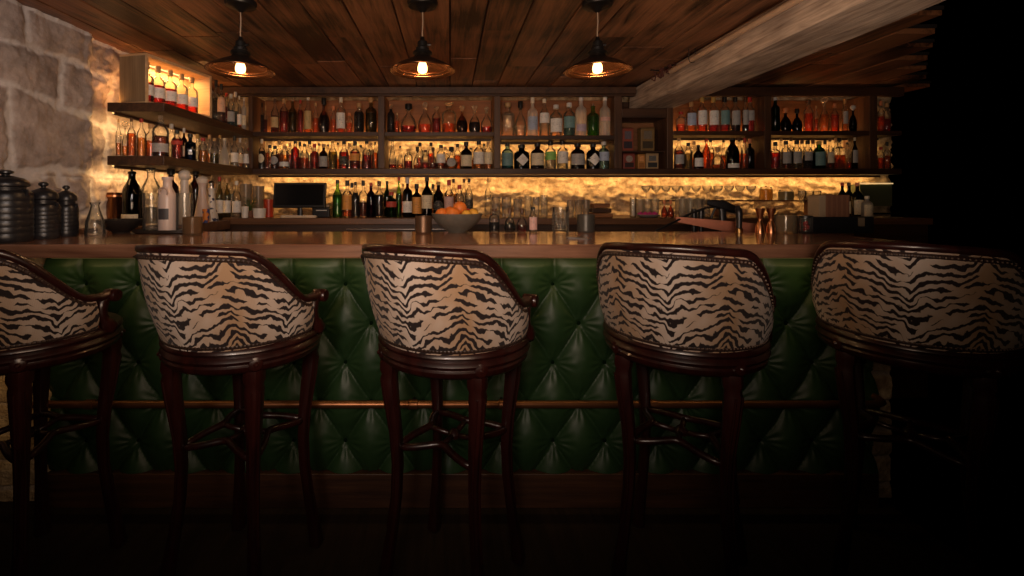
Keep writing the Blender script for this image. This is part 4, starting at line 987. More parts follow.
# ------------------------------------------------------------------ ceramic canisters on the bar
def yb(py): return min(2.365, (CZ-BT)*F/(py-VY))
def canister(px, base, wpx, bodytop, top, lab):
    Y = yb(base); r = wpx*Y/F/2; hb = ZP(bodytop, Y)-BT; H = ZP(top, Y)-BT; lh = H-hb
    e = empty('ceramic_canister', (XP(px, Y), Y+0.0, BT+.0005)); tag(e, lab, 'canister', 'dark canisters on the bar')
    pr = [(.0001, 0), (r*.94, 0), (r*.97, .006)]
    n = 7
    for k in range(n):
        z = .01+(hb-.03)*k/n; dz = (hb-.03)/n
        pr += [(r*.984, z), (r*1.0, z+dz*.2), (r*1.0, z+dz*.8), (r*.984, z+dz*.98)]
    pr += [(r*.98, hb-.016), (r*.90, hb-.006), (r*.80, hb-.002), (r*.80, hb)]
    m = MB(); m.lathe(pr+[(.0001, hb)], 40); m.build('body', BLACKGLAZE, e, smooth=True)
    m = MB(); m.lathe([(.0001, hb+.0005), (r*.72, hb+.0005), (r*.73, hb+lh*.14), (r*.86, hb+lh*.18), (r*.88, hb+lh*.26), (r*.84, hb+lh*.42), (r*.66, hb+lh*.58), (r*.34, hb+lh*.68), (r*.18, hb+lh*.72), (.0001, hb+lh*.72)], 36)
    l = m.build('lid', BLACKGLAZE, e, smooth=True)
    m = MB(); m.lathe([(.0001, hb+lh*.70), (r*.14, hb+lh*.72), (r*.15, hb+lh*.78), (r*.30, hb+lh*.84), (r*.30, hb+lh*.93), (r*.16, hb+lh), (.0001, hb+lh)], 18); m.build('knob', BLACKGLAZE, l, smooth=True)
    m = MB()
    for s in (-1, 1): m.tube([(s*r*.86, 0, hb*.985), (s*(r*1.0), 0, hb*.995), (s*(r*1.02), 0, hb*.92), (s*r*.96, 0, hb*.88)], .006, 8)
    m.build('handle', BLACKGLAZE, e, smooth=True)
canister(5.5, 242, 43, 190, 170, 'large dark ribbed canister, biggest of the three on the bar')
canister(43.5, 238.8, 27.5, 203, 182, 'medium dark ribbed canister, middle of the three on the bar')
canister(66.3, 236.4, 20, 204, 185.5, 'small dark ribbed canister, smallest of the three on the bar')

def lathed(name, loc, prof, mat, lab, cat, group=None, seg=28, smooth=True, parts=()):
    m = MB(); m.lathe(prof, seg); o = m.build(name, mat, None, loc, smooth=smooth); tag(o, lab, cat, group)
    for pn, pp, pm in parts: mm = MB(); mm.lathe(pp, seg); mm.build(pn, pm, o, smooth=True)
    return o
def glass_prof(r, h, t=.0025, foot=.006): return [(.0001, 0), (r*.92, 0), (r, h*.04), (r, h), (r-t, h), (r-t, foot+.002), (.0001, foot)]
# items at the left end
Y = yb(236.2); lathed('glass_carafe', (XP(95, Y), Y, BT+.0005), [(.0001, 0), (.038, 0), (.040, .01), (.036, .07), (.02, .12), (.016, .14), (.022, .155), (.020, .155), (.014, .139), (.018, .118), (.033, .07), (.037, .012), (.0001, .006)], CLEARG, 'clear glass carafe standing beside the small canister', 'carafe')
Y = 2.34; o = MB().b2((-.035, -.05, 0), (.035, .05, .02)).build('wooden_box', COUNTER, None, (XP(84, Y), Y, BT+.0005), bevel=.002); tag(o, 'small wooden box behind the canisters at the bar end', 'box')
SC = BC-.0115
def oncounter(px, wpx, top, Y, **k): pass
Y = 2.70
lathed('copper_canister', (XP(114.5, Y), Y, SC), [(.0001, 0), (.039, 0), (.040, .004), (.040, .175), (.042, .178), (.042, .19), (.0001, .192)], COPPERIN, 'plain copper canister glowing under the lower wall shelf', 'canister',
       parts=[('lid_band', [(.0405, .165), (.0432, .166), (.0432, .176), (.0405, .177)], COPPER)])
g = bottle(XP(132, 2.68), 2.68, SC, ZP(168.8, 2.68)-SC, 17.5*2.68/F, 'jug', 'black', 'black', .5, 'cream', 'black', lz=(.06, .2), capstyle='ball', name='dark_bottle'); tag(g, 'black round shouldered bottle with small cream label on the side counter', 'bottle', 'decanters on the side counter')
g = bottle(XP(151, 2.78), 2.78, SC, ZP(167, 2.78)-SC, 18*2.78/F, 'jug', 'clear', 'olive', .3, None, 'black', capstyle='cork', name='demijohn_bottle'); tag(g, 'clear demijohn with wide black stopper behind the glass cylinder', 'bottle', 'decanters on the side counter')
for pxc, yy in ((171, 2.92), (195.5, 3.18)):
    g = bottle(XP(pxc, yy), yy, SC, ZP(169, yy)-SC, 14*yy/F, 'gin', 'dark', 'dark', .5, None, 'black', capstyle='cork', name='demijohn_bottle')
    tag(g, 'dark demijohn with black stopper behind the '+('handled pink bottle' if pxc < 180 else 'painted tall bottles'), 'bottle', 'decanters on the side counter')
# bottles of glazed ceramic
def ceramic(px, Y, base, top, wpx, prof, mat, lab, name='ceramic_bottle', parts=True, dots=None):
    r = wpx*Y/F/2; H = ZP(top, Y)-base
    m = MB(); m.lathe([(.0001, 0)]+[(a*r, b*H) for a, b in prof], 28); o = m.build(name, mat, None, (XP(px, Y), Y, base), smooth=True); tag(o, lab, 'bottle', 'decanters on the side counter')
    return o, r, H
PINKISH = plain('pinkish_glaze', (.66, .52, .46), .3, var=.1)
Y = 2.50; tray_z = BT
# tray across the back edge of the bar with the pink bottle and glass cylinders
Yt = 2.305
m = MB(); m.lathe([(.0001, 0), (.135, 0), (.148, .004), (.152, .018), (.148, .018), (.140, .008), (.0001, .008)], 40, sy=.5); o = m.build('serving_tray', plain('dark_tray', (.03, .022, .018), .35), None, (XP(164, Yt), Yt, BT+.0005), smooth=True); tag(o, 'dark oval tray on the bar carrying glass cylinders and pink bottle', 'tray')
TZ = BT+.0095
o, r, H = ceramic(167.5, Yt, TZ, 177, 16.5, [(.98, 0), (1, .02), (1, .60), (.92, .68), (.62, .77), (.5, .82), (.50, .93), (.62, .96), (.62, 1), (.4, 1), (.0001, .97)], PINKISH, 'pale pink ceramic bottle with ring handle and dark square label')
m = MB(); m.tube([(.0+.028*math.cos(a)*.75, -r*.82-.004*math.sin(a), H*.72+.022*math.sin(a)) for a in [2*PI*k/16 for k in range(17)]], .004, 8); m.build('handle', plain('cream_dark', (.5, .36, .3), .3), o, smooth=True)
m = MB(); m.lathe([(r*1.01, H*.22), (r*1.01, H*.42)], 8, a0=-PI/2-R(38), a1=-PI/2+R(38), closed=False); m.build('label', plain('slate_label', (.06, .055, .06), .5, var=.4, vscale=120), o)
m = MB()
for k_, (px, lab) in enumerate(((151.5, 'clear glass cylinder at the canister end of the dark tray'), (184.5, 'clear glass cylinder at the candle end of the dark tray'))):
    lathed('glass_cylinder', (XP(px, Yt), Yt, TZ), glass_prof(.038, ZP(193, Yt)-TZ), CLEARG, lab, 'glass', 'glass cylinders on the tray')
o, r, H = ceramic(184.5, 2.84, SC, 169, 14.5, [(1, 0), (1, .03), (.90, .30), (.62, .55), (.50, .68), (.55, .76), (.50, .80)], CREAM, 'cream bell shaped bottle with round stopper behind the glass cylinder')
m = MB(); m.sphere((0, 0, H*.885), H*.105, 16); m.build('stopper', CREAM, o, smooth=True)
SPOT = None
def painted(name, c1, c2, sc_, thr):
    m, nt, out = newmat(name); b = N(nt, 'ShaderNodeBsdfPrincipled'); b.inputs['Roughness'].default_value = .3
    tc = N(nt, 'ShaderNodeTexCoord'); n = N(nt, 'ShaderNodeTexNoise', i_Scale=sc_, i_Detail=1); nt.links.new(tc.outputs['Object'], n.inputs['Vector'])
    cr = N(nt, 'ShaderNodeValToRGB'); cr.color_ramp.elements[0].position = thr; cr.color_ramp.elements[1].position = thr+.03; cr.color_ramp.elements[0].color = rgba(c1); cr.color_ramp.elements[1].color = rgba(c2)
    nt.links.new(n.outputs['Fac'], cr.inputs[0]); nt.links.new(cr.outputs[0], b.inputs['Base Color']); nt.links.new(b.outputs[0], out.inputs[0]); return m
BELLP = [(1, 0), (1, .03), (.92, .12), (.72, .32), (.52, .54), (.44, .70), (.47, .80), (.60, .84)]
o, r, H = ceramic(202.5, 3.05, SC, 175.5, 16, BELLP, PINKISH, 'plain tapering white bottle beside the painted bottle')
m = MB(); m.lathe([(.0001, H*.84), (r*.62, H*.84), (r*.70, H*.92), (r*.45, H*.97), (.0001, H)], 18); m.build('stopper', CREAM, o, smooth=True)
o, r, H = ceramic(211.5, 3.17, SC, 182, 13, BELLP, painted('painted_glaze', (.74, .70, .66), (.03, .04, .10), 38, .60), 'white bottle painted with dark blue motifs beside small green bottles')
m = MB(); m.lathe([(.0001, H*.84), (r*.5, H*.84), (r*.5, H*.9), (.0001, H*.9)], 14); m.sphere((0, 0, H*.95), r*.5, 12); m.build('stopper', STEEL, o, smooth=True)
o = lathed('small_cup', (XP(206, 2.94), 2.94, SC), [(.0001, 0), (.017, 0), (.022, .088), (.019, .088), (.015, .006), (.0001, .006)], painted('orange_blue', (.75, .25, .05), (.05, .08, .25), 30, .52), 'small orange and blue cup in front of the painted bottles', 'cup')
Y = 2.60
lathed('serving_bowl', (XP(121, 2.31), 2.31, BT+.0005), [(.0001, 0), (.035, 0), (.037, .006), (.07, .025), (.098, .055), (.102, .068), (.097, .068), (.09, .053), (.06, .03), (.0001, .014)], plain('black_bowl', (.022, .018, .016), .35), 'shallow dark bowl on the bar beside the glass cylinder', 'bowl', seg=40)
# small green bottles on the side counter
rowl([(219.5, 6.4, 177, 'wine', 'olive', 'olive', .5, 'white', 'red', D(X=-1.66)), (227, 6.2, 179, 'wine', 'olive', 'olive', .6, 'white', 'cork', D(X=-1.66)), (236.5, 7.8, 181, 'wine', 'clear', 'clear', .5, 'white', 'pink' if False else 'white', D(X=-1.63)), (223.5, 5, 178, 'wine', 'clear', 'honey', .6, None, 'cork', D(X=-1.76)), (231.5, 5, 178, 'wine', 'clear', 'olive', .6, None, 'gold', D(X=-1.76))],
     SC, -1.65, 'side counter', 'small bottles on the side counter')
def candle(px, wpx, top, base, lab, mat, lit=True, name='candle_holder'):
    Y = yb(base); r = wpx*Y/F/2; h = ZP(top, Y)-BT
    o = lathed(name, (XP(px, Y), Y, BT+.0005), [(.0001, 0), (r*.93, 0), (r*.95, .004)]+[(r*(1 if k % 2 else .965), h*(.06+.86*k/14)) for k in range(15)]+[(r, h), (r-.003, h), (r-.003, .012), (.0001, .01)], mat, lab, 'candle holder', 'candle holders on the bar')
    m = MB(); m.lathe([(.0001, .0105), (r-.005, .0105), (r-.005, h*.5), (.0001, h*.48)], 20); m.build('candle_wax', plain('wax', (.7, .55, .35), .5), o, smooth=True)
    return o
SMOKE = glassy('smoky_glass', (.55, .38, .22), .4, .15, .35)
candle(192.5, 18, 217, 235, 'ribbed amber glass candle holder beside the dark tray', SMOKE)
candle(423.5, 17, 216, 233.6, 'brown metal candle holder touching the fruit bowl', plain('bronze_cup', (.17, .10, .06), .4, .7))
candle(586, 17.5, 214.5, 232.3, 'grey ribbed glass candle holder beside the mixing glass', plain('grey_ribbed', (.09, .085, .075), .35, .3))
# fruit bowl
Y = yb(232.3); bxx = XP(457, Y)
prb = [(.0001, 0), (.045, 0), (.048, .005), (.085, .03), (.115, .06), (.128, .088), (.130, .096), (.125, .096), (.110, .063), (.08, .036), (.0001, .016)]
lathed('fruit_bowl', (bxx, Y, BT+.0005), prb, plain('stone_bowl', (.15, .135, .11), .5, var=.25, vscale=40, bump=.4), 'grey stone bowl of citrus fruit on the bar top', 'bowl', seg=44)
fr_ = [(-.075, -.015, .090, .036, 'orange', 'orange fruit in the bowl, beside the rim nearest the candle holder'), (-.022, -.045, .093, .038, 'orange', 'orange fruit in the bowl, in front of the pile'), (-.035, .045, .095, .037, 'orange', 'orange fruit in the bowl, behind the pile'), (.015, .008, .122, .036, 'orange', 'orange fruit topmost on the pile in the bowl'),
       (.048, -.046, .088, .028, 'lemon', 'yellow lemon at the front of the fruit bowl'), (.084, .012, .092, .030, 'lemon', 'yellow lemon at the far rim of the fruit bowl'), (.045, .055, .09, .035, 'apple', 'red apple behind the oranges in the bowl')]
FM = {'orange': plain('orange_peel', (.72, .20, .03), .45, bump=.3, vscale=90), 'lemon': plain('lemon_peel', (.75, .42, .06), .45, bump=.3, vscale=90), 'apple': plain('apple_skin', (.45, .04, .03), .3)}
for x, y, z, r, k, lab in fr_:
    m = MB()
    if k == 'lemon': m.lathe([(.0001, -r*1.25), (.006, -r*1.15), (r*.6, -r*.8), (r*.95, -r*.3), (r*.97, .2*r), (r*.6, r*.8), (.007, r*1.15), (.0001, r*1.25)], 18)
    elif k == 'apple': m.lathe([(.0001, -r*.8), (r*.3, -r*.9), (r*.75, -r*.6), (r, .1*r), (r*.85, r*.65), (r*.4, r*.9), (.0001, r*.7)], 18)
    else: m.sphere((0, 0, 0), r, 20, .95)
    o = m.build('orange' if k == 'orange' else k, FM[k], None, (bxx+x, Y+y, BT+z), smooth='all'); o.rotation_euler = ((R(90), 0, R(35)) if k == 'lemon' else (0, 0, 0)); tag(o, lab, 'fruit', 'fruit in the bowl')
    m = MB(); m.tube([(0, 0, r*(.93 if k != 'apple' else .7)), (0, .001, r*(.98 if k != 'apple' else 1.05))], .003, 6); m.build('stem', plain('stem_green', (.10, .12, .03), .6), o)
# bitters bottles
for i, (px, wpx, top, style, lq, fill, lab_, cap, lab) in enumerate((
     (494.3, 10.5, 208.7, 'gin', 'navy', .42, None, 'brown', 'bitters bottle half filled with dark blue, nearest the fruit bowl'), (509.8, 11.5, 208.5, 'decanter', 'black', .42, None, 'brown', 'round bitters bottle filled black with brown pourer'),
     (522, 10.5, 208.5, 'decanter', 'red', .3, None, 'brown', 'flared bitters bottle with red liquid at its bottom'), (533, 8, 207, 'gin', 'clear', .3, 'pink', 'black', 'dropper bitters bottle with pale pink label'))):
    Y = yb(230.8)+(.0 if i % 2 else .01); g = bottle(XP(px, Y), Y, BT+.0005, ZP(top, Y)-BT, wpx*Y/F, style, 'clear', lq, fill, lab_, cap, name='bitters_bottle', capstyle='cork', lz=(.1, .6) if lab_ else None); tag(g, lab, 'bottle', 'bitters bottles on the bar')
Y = yb(231.3); r = 8*Y/F; h = ZP(207, Y)-BT
o = lathed('mixing_glass', (XP(560.6, Y), Y, BT+.0005), glass_prof(r, h, .004, .012), glassy('cut_glass', (.95, .95, .93), .7, .04, .03, 1.35), 'cut crystal mixing glass between dropper bottle and grey candle holder', 'glass')
m = MB()
for k in range(12):
    a = 2*PI*k/12; m.tube([(r*math.cos(a), r*math.sin(a), .012), (r*math.cos(a+.35), r*math.sin(a+.35), h*.8)], .0016, 5); m.tube([(r*math.cos(a), r*math.sin(a), .012), (r*math.cos(a-.35), r*math.sin(a-.35), h*.8)], .0016, 5)
m.build('cut_pattern', TABLEG, o)
Y = yb(239); m = MB(); m.box((0, 0, .002), (.085, .05, .004), R(-35)); m.box((-.028, .01, .0055), (.05, .03, .003), R(-48)); o = m.build('folded_napkin', plain('grey_paper', (.22, .2, .19), .5), None, (XP(580, Y), Y, BT+.0005)); tag(o, 'folded grey check presenter lying on the bar front edge', 'napkin')

# ------------------------------------------------------------------ back counter items
Y = 3.42
mo = empty('monitor', (XP(300, Y), Y, BC+.0006)); tag(mo, 'black flat till screen on the back counter', 'monitor')
W_, z0, z1 = 52*Y/F, ZP(208, Y)-BC, ZP(182.8, Y)-BC
m = MB(); m.box((0, 0, (z0+z1)/2), (W_, .03, z1-z0), 0, R(-8)); m.build('housing', BLACK, mo, bevel=.004)
m = MB(); m.box((0, -.0165, (z0+z1)/2+.004), (W_*.92, .002, (z1-z0)*.82), 0, R(-8)); m.build('screen', plain('dark_screen', (.006, .006, .007), .18), mo)
m = MB(); m.lathe([(.0001, 0), (.09, 0), (.088, .01), (.02, .014), (.018, z0+.02), (.0001, z0+.02)], 20, sy=.6); m.build('stand', BLACK, mo, smooth=True)
Y = 3.34; m = MB(); m.box((0, 0, .008), (.26, .03, .014)); o = m.build('keyboard', plain('cream_plastic', (.62, .50, .36), .5), None, (XP(298, Y), Y+.02, BC+.0006), bevel=.003); tag(o, 'cream keyboard lying in front of the black screen', 'keyboard')
m = MB()
for k in range(12): m.box((-.115+.021*k, -.002, .0165), (.016, .018, .004))
m.build('keys', WHITE, o)
Y = 3.5; pr_ = empty('receipt_printer', (XP(325, Y), Y, BC+.0006)); tag(pr_, 'black receipt printer with grey tray on top beside the screen', 'printer')
m = MB(); m.b2((-.080, -.06, 0), (.048, .06, .075)); m.build('housing', BLACK, pr_, bevel=.006)
m = MB(); m.b2((-.065, -.05, .076), (.045, .06, .095)); m.build('paper_tray', plain('greige', (.32, .24, .16), .5), pr_, bevel=.004)
m = MB(); m.b2((-.05, -.062, .05), (.03, -.0605, .056)); m.build('paper_slot', WHITE, pr_)
# cups and tubs at the left of the screen
def tub(px, top, base, wpx, Y, mat, lab, name='plastic_tub', group='cups and tubs beside the screen', zb=None, flare=1.15):
    b = BC if zb is None else zb; r = wpx*Y/F/2; h = ZP(top, Y)-b
    return lathed(name, (XP(px, Y), Y, b+.0006), [(.0001, 0), (r/flare, 0), (r*.98, h*.92), (r, h*.92), (r, h), (r*.94, h), (r/flare*.95, .004), (.0001, .004)], mat, lab, 'cup' if 'cup' in name else 'tub', group)
tub(259.5, 208.5, 0, 13, 3.40, WHITE, 'white plastic tub in front of the red cup')
tub(245, 206.5, 0, 7, 3.40, WHITE, 'white paper cup under the trailing plant', 'paper_cup')
tub(268.8, 199.5, 0, 10, 3.52, plain('red_cup_plastic', (.5, .05, .02), .35), 'red plastic cup beside the screen', 'plastic_cup')
g = tub(246, 184, 0, 12, 3.62, glassy('milky_plastic', (.7, .62, .5), .6, .2, .45), 'milky storage tub behind the small plant, nearer the wall shelves')
g = tub(258.5, 186, 0, 11, 3.62, glassy('milky_plastic', (.7, .62, .5), .6, .2, .45), 'milky storage tub behind the white tub')
pl = empty('potted_plant', (XP(250, 3.48), 3.48, BC+.0006)); tag(pl, 'small leafy green plant beside the paper cup', 'plant')
m = MB(); m.lathe([(.0001, 0), (.025, 0), (.032, .05), (.028, .05), (.0001, .045)], 16); m.build('pot', plain('clay', (.2, .08, .04), .6), pl, smooth=True)
m = MB(); rr = random.Random(5)
for k in range(46):
    a = rr.uniform(0, 2*PI); L_ = rr.uniform(.02, .055); z = rr.uniform(.05, .15); c = Vector((L_*math.cos(a), L_*math.sin(a), z)); d = Vector((math.cos(a), math.sin(a), rr.uniform(-.4, .6))).normalized(); s_ = Vector((-math.sin(a), math.cos(a), 0)); l_ = rr.uniform(.012, .022)
    m.add([c, c+d*l_+s_*l_*.4, c+d*l_*2.1, c+d*l_-s_*l_*.4], [(0, 1, 2), (0, 2, 3)]); m.tube([(0, 0, .045), c*.6+Vector((0, 0, .03)), c], .0012, 4)
m.build('foliage', plain('leaf_green', (.06, .12, .03), .5), pl, fix=False)
# glassware behind the bar
def cupstack(px, wpx, top, Y, n, mat, lab):
    r = wpx*Y/F/2; H = ZP(top, Y)-BC
    m = MB(); e = None
    prof = [(.0001, 0), (r*.8, 0)]
    for k in range(n): z = H*(.3+.7*k/n); prof += [(r*(.8+.15*(z/H)), z), (r, z+.002), (r, z+.008), (r*.9, z+.009)]
    prof += [(r*.9, H), (.0001, H-.01)]
    return lathed('cup_stack', (XP(px, Y), Y, BC+.0006), prof, mat, lab, 'cups', 'stacked clear cups')
MILK = glassy('clear_plastic', (.82, .80, .76), .6, .12, .22)
for i, (px, wpx, top) in enumerate(((496, 9, 197), (506.5, 10, 197.5), (517.5, 9, 199))): cupstack(px, wpx, top, 3.5, 6, MILK, f'stack of clear plastic cups behind the bitters bottles, {ORD[i]} from the fruit bowl')
for i, (px, wpx, top) in enumerate(((570.5, 7.5, 200), (578.5, 7.5, 200), (586, 7.5, 200))): cupstack(px, wpx, top, 3.5, 9, MILK, f'stack of clear cups behind the grey candle holder, {ORD[i]} from the mixing glass')
def tumbler(px, wpx, top, Y, lab, name='glass_tumbler', group='glasses on the back counter', mat=None, base=BC):
    r = wpx*Y/F/2; h = ZP(top, Y)-base
    return lathed(name, (XP(px, Y), Y, base+.0006), glass_prof(r, h, .0018), mat or TABLEG, lab, 'glass', group, seg=18)
n = 0
for px, top in ((528, 196), (536, 197), (544, 195)): tumbler(px, 7, top, 3.62, f'tall clear highball glass, {ORD[n]} in the row behind the mixing glass'); n += 1
n = 0
for px in (640, 647.5, 655, 679, 686.5, 694, 701.5): tumbler(px, 6.8, 197.5 if px > 660 else 199, 3.62, f'clear tumbler, {ORD[n]} in the rear row behind the soda gun'); n += 1
n = 0
for px in (682.5, 690.5, 698.5, 706): tumbler(px, 7, 199, 3.50, f'clear tumbler, {ORD[n]} in the front row behind the soda gun'); n += 1
# glasses upside down on a rack above them
n = 0
rk = empty('glass_rack', (XP(720, 3.72), 3.72, BC+.0006)); tag(rk, 'low wooden rack carrying stemmed glasses along the stone wall', 'rack')
xa, xb = XP(640, 3.72), XP(815, 3.72); hz = ZP(200, 3.72)-BC
m = MB(); m.b2((xa-XP(720, 3.72), -.05, hz-.012), (xb-XP(720, 3.72), .10, hz)); m.build('shelf', COUNTER, rk, bevel=.002)
for x in (xa+.02, XP(720, 3.72), xb-.02): m = MB(); m.b2((x-.008-XP(720, 3.72), -.03, 0), (x+.008-XP(720, 3.72), .08, hz-.0125)); m.build('leg', COUNTER, rk)
def coupe(px, Y, base, h, r, lab, k=0):
    pr = [(.0001, 0), (r*.72, 0), (r*.70, .002), (.006, .006), (.003, h*.2), (.003, h*.5), (.012, h*.56), (r*.8, h*.72), (r, h*.88), (r*.96, h), (r*.93, h), (r*.96, h*.88), (r*.74, h*.74), (.0001, h*.6)]
    lathed('stemmed_glass', (XP(px, Y), Y, base), pr, TABLEG, lab, 'glass', 'stemmed glasses on the rack', seg=18)
n = 0
for px in (646, 656, 666, 676, 686, 696, 707, 718, 729, 740, 751): coupe(px, 3.75, BC+hz+.001, .115, .036, f'stemmed cocktail glass, {ORD[n]} from the niche end of the rack'); n += 1
# lidded jars at the right of the rack
for px, wpx, top, lab, c in ((766, 11, 186, 'small yellow lit jar on the rack above the copper jiggers', (.75, .5, .16)), (786, 13, 189, 'grey glass jar with lid on the rack above the ice jar', (.3, .3, .26))):
    Y = 3.75; r = wpx*Y/F/2; b = BC+hz+.001; h = ZP(top, Y)-b
    lathed('lidded_jar', (XP(px, Y), Y, b), [(.0001, 0), (r, 0), (r, h*.75), (r*.9, h*.78), (.0001, h*.8)], glassy('jar'+str(px), c, .5, .1, .4), lab, 'jar', 'jars on the rack', parts=[('lid', [(.0001, h*.81), (r*.95, h*.81), (r*.9, h*.92), (r*.2, h*.95), (.0001, h)], CLEARG)])
for i, px in enumerate((802, 809.5, 817)): coupe(px, 3.56, BC+.0006, .20, .027, f'wine glass, {ORD[i]} from the jars beside the menus')
# wooden boards, plate with flowers, tall candle, orange bottles
Y = 3.46; e = empty('board_stack', (XP(600, Y), Y, BC+.0006)); tag(e, 'stack of wooden serving boards beside the clear cups', 'boards')
for k, (w_, z, mt) in enumerate(((.16, 0, BOARD), (.14, .036, DARKWOOD), (.12, .072, BOARD))): m = MB(); m.b2((-w_/2, -.05, z), (w_/2, .07, z+.032)); m.build('board', mt, e, bevel=.004)
Y = 3.42; lathed('small_plate', (XP(648.5, Y), Y, BC+.0006), [(.0001, 0), (.04, 0), (.075, .014), (.083, .022), (.080, .024), (.04, .006), (.0001, .005)], plain('grey_plate', (.3, .27, .25), .3), 'small plate heaped with purple flowers on the back counter', 'plate')
FL = plain('purple_petals', (.55, .03, .22), .6); rr = random.Random(9)
for k in range(7):
    m = MB(); x, y = -.052+.0175*k, (-.014 if k % 2 else .014)
    for a in range(6):
        an = a*PI/3; m.sphere((.013*math.cos(an), .013*math.sin(an), .018), .012, 8)
    m.sphere((0, 0, .028), .010, 8)
    o = m.build('edible_flower', FL, None, (XP(648.5, Y)+x, Y+y, BC+.007+abs(.004*(3-k)*0)), smooth='all'); tag(o, f'purple edible flower on the small plate, {ORD[k]} from the candle jar', 'flower', 'purple flowers on the plate')
Y = 3.5; o = MB().lathe([(.0001, 0), (.020, 0), (.024, .004), (.024, .15), (.022, .15), (.022, .008), (.0001, .006)], 18).build('candle_jar', CLEARG, None, (XP(633, Y), Y, BC+.0006), smooth=True); tag(o, 'tall clear jar with a white candle beside the flower plate', 'candle')
m = MB(); m.lathe([(.0001, .01), (.012, .01), (.012, .135), (.0001, .137)], 14); m.build('candle_stick', WHITE, o, smooth=True)
Yb2 = 3.36
for i, px in enumerate((664.3, 670.6)):
    g = bottle(XP(px, Yb2), Yb2, BC+.0006, ZP(200.5, Yb2)-BC, 6*Yb2/F, 'decanter', 'clear', 'orange', .75, None, 'orange', name='small_bottle'); tag(g, ['small orange bottle beside the flower plate', 'small orange bottle beside the row of tumblers'][i], 'bottle', 'small orange bottles')
# ice trough with copper front, soda gun, tap
tr_ = empty('ice_trough', (XP(705, 2.62), 2.62, 0)); tag(tr_, 'copper fronted ice trough sunk behind the bar', 'trough')
x0, x1 = XP(676, 2.62)-XP(705, 2.62), XP(738, 2.62)-XP(705, 2.62)
za, zb_ = ZP(216.5, 2.62), ZP(223, 2.62)
m = MB(); m.add([(x0, .0, za), (x1+.08, -.12, zb_), (x1+.08, -.12, zb_-.085), (x0, 0, za-.03), (x0, .02, za), (x1+.08, -.1, zb_), (x1+.08, -.1, zb_-.085), (x0, .02, za-.03)], [(0, 1, 2, 3), (4, 7, 6, 5), (0, 4, 5, 1), (3, 2, 6, 7), (0, 3, 7, 4), (1, 5, 6, 2)]); m.build('front_panel', plain('copper_sheet', (.40, .15, .09), .4, .75, var=.4, vscale=14), tr_, bevel=.001)
m = MB(); m.b2((x0, .02, .5), (x1+.3, .50, .95)); m.build('basin', STEEL, tr_, bevel=.004)
m = MB(); m.b2((x0-.02, .0, .951), (x1+.32, .52, .975)); m.build('rim', IRON, tr_, bevel=.003)
for x in (x0+.03, x1+.25): m = MB(); m.b2((x-.02, .2, 0), (x+.02, .24, .499)); m.build('leg', STEEL, tr_)
# soda gun
Y = 2.62; sg = empty('soda_gun', (XP(720, Y), Y, .976)); tag(sg, 'black soda gun with hose resting over the ice trough', 'soda gun')
def L3(px, py, y): return Vector((XP(px, y)-XP(720, Y), y-Y, ZP(py, y)-.976))
m = MB(); m.tube([L3(706, 202, Y), L3(714, 203.5, Y), L3(722, 205, Y), L3(733, 209, Y), L3(737, 211, Y)], [.012, .022, .028, .024, .014], 10, sq=3); m.build('gun_head', BLACK, sg, smooth=True)
m = MB(); m.tube([L3(722, 205, Y), L3(722.5, 214, Y), L3(723, 222, Y), (0.017, 0, 0)], [.020, .017, .016, .02], 10, sq=3); m.build('holster', BLACK, sg, smooth=True)
m = MB(); m.tube([L3(716, 206, Y), L3(713.5, 212, Y), L3(711, 218, Y)], [.008, .006, .006], 8); m.build('nozzle', BLACK, sg, smooth=True)
m = MB(); m.tube([L3(714, 207, Y), L3(705, 208, Y), L3(692, 213, Y), L3(680, 219, Y), L3(668, 225, 2.58), L3(656, 230.5, 2.50)], .0065, 8); m.build('hose', BLACK, sg, smooth='all')
for px in (694, 701):
    m = MB(); m.tube([L3(px, 209, Y+.05), L3(px, 217, Y+.05), (L3(px, 209, Y+.05).x, .05, .0)], [.016, .014, .012], 10); m.build('nozzle_cap', BLACK, sg, smooth=True)
Y = 2.34; tp = empty('beer_tap', (XP(739, Y), Y, BT+.0005)); tag(tp, 'black upright tap post at the back edge of the bar', 'tap')
m = MB(); m.lathe([(.0001, 0), (.018, 0), (.018, .018), (.012, .024), (.0001, .024)], 16); m.build('base', BRASS, tp, smooth=True)
m = MB(); m.tube([(0, 0, .02), (.001, 0, .07), (0, 0, .10), (-.004, 0, .12), (-.012, -.01, .128)], [.013, .015, .016, .015, .010], 12); m.build('post', BLACK, tp, smooth=True)
# jiggers
for i, px in enumerate((760, 771)):
    Y = yb(233.2); h = ZP(208.5, Y)-BT; r = 4.3*Y/F
    m = MB(); m.lathe([(r, 0), (r*.9, h*.25), (r*.42, h*.5), (r*.34, h*.54), (r*.45, h*.6), (r*.8, h*.85), (r, h), (r*.94, h), (r*.72, h*.84), (.0001, h*.6)], 24); o = m.build('copper_jigger', COPPER, None, (XP(px, Y), Y, BT+.0005), smooth=True)
    tag(o, ['copper jigger beside the black tap post', 'copper jigger beside the glass jar'][i], 'jigger', 'copper jiggers on the bar')
Y = yb(233.3); r = 9.6*Y/F; h = ZP(215, Y)-BT
o = lathed('glass_jar', (XP(785.5, Y), Y, BT+.0005), [(.0001, 0), (r*.95, 0), (r, .006)]+[(r*(1 if k % 2 else .97), h*(.08+.84*k/10)) for k in range(11)]+[(r, h), (r*.94, h), (r*.94, .01), (.0001, .01)], glassy('textured_glass', (.72, .62, .46), .4, .12, .2), 'ribbed glass jar beside the copper jiggers', 'jar')
Y = yb(232.6); o = lathed('garnish_jar', (XP(802.5, Y), Y-.02, BT+.0005), glass_prof(5.8*Y/F, .075), CLEARG, 'small glass jar of red cherries beside the black caddy', 'jar')
m = MB(); rr = random.Random(2)
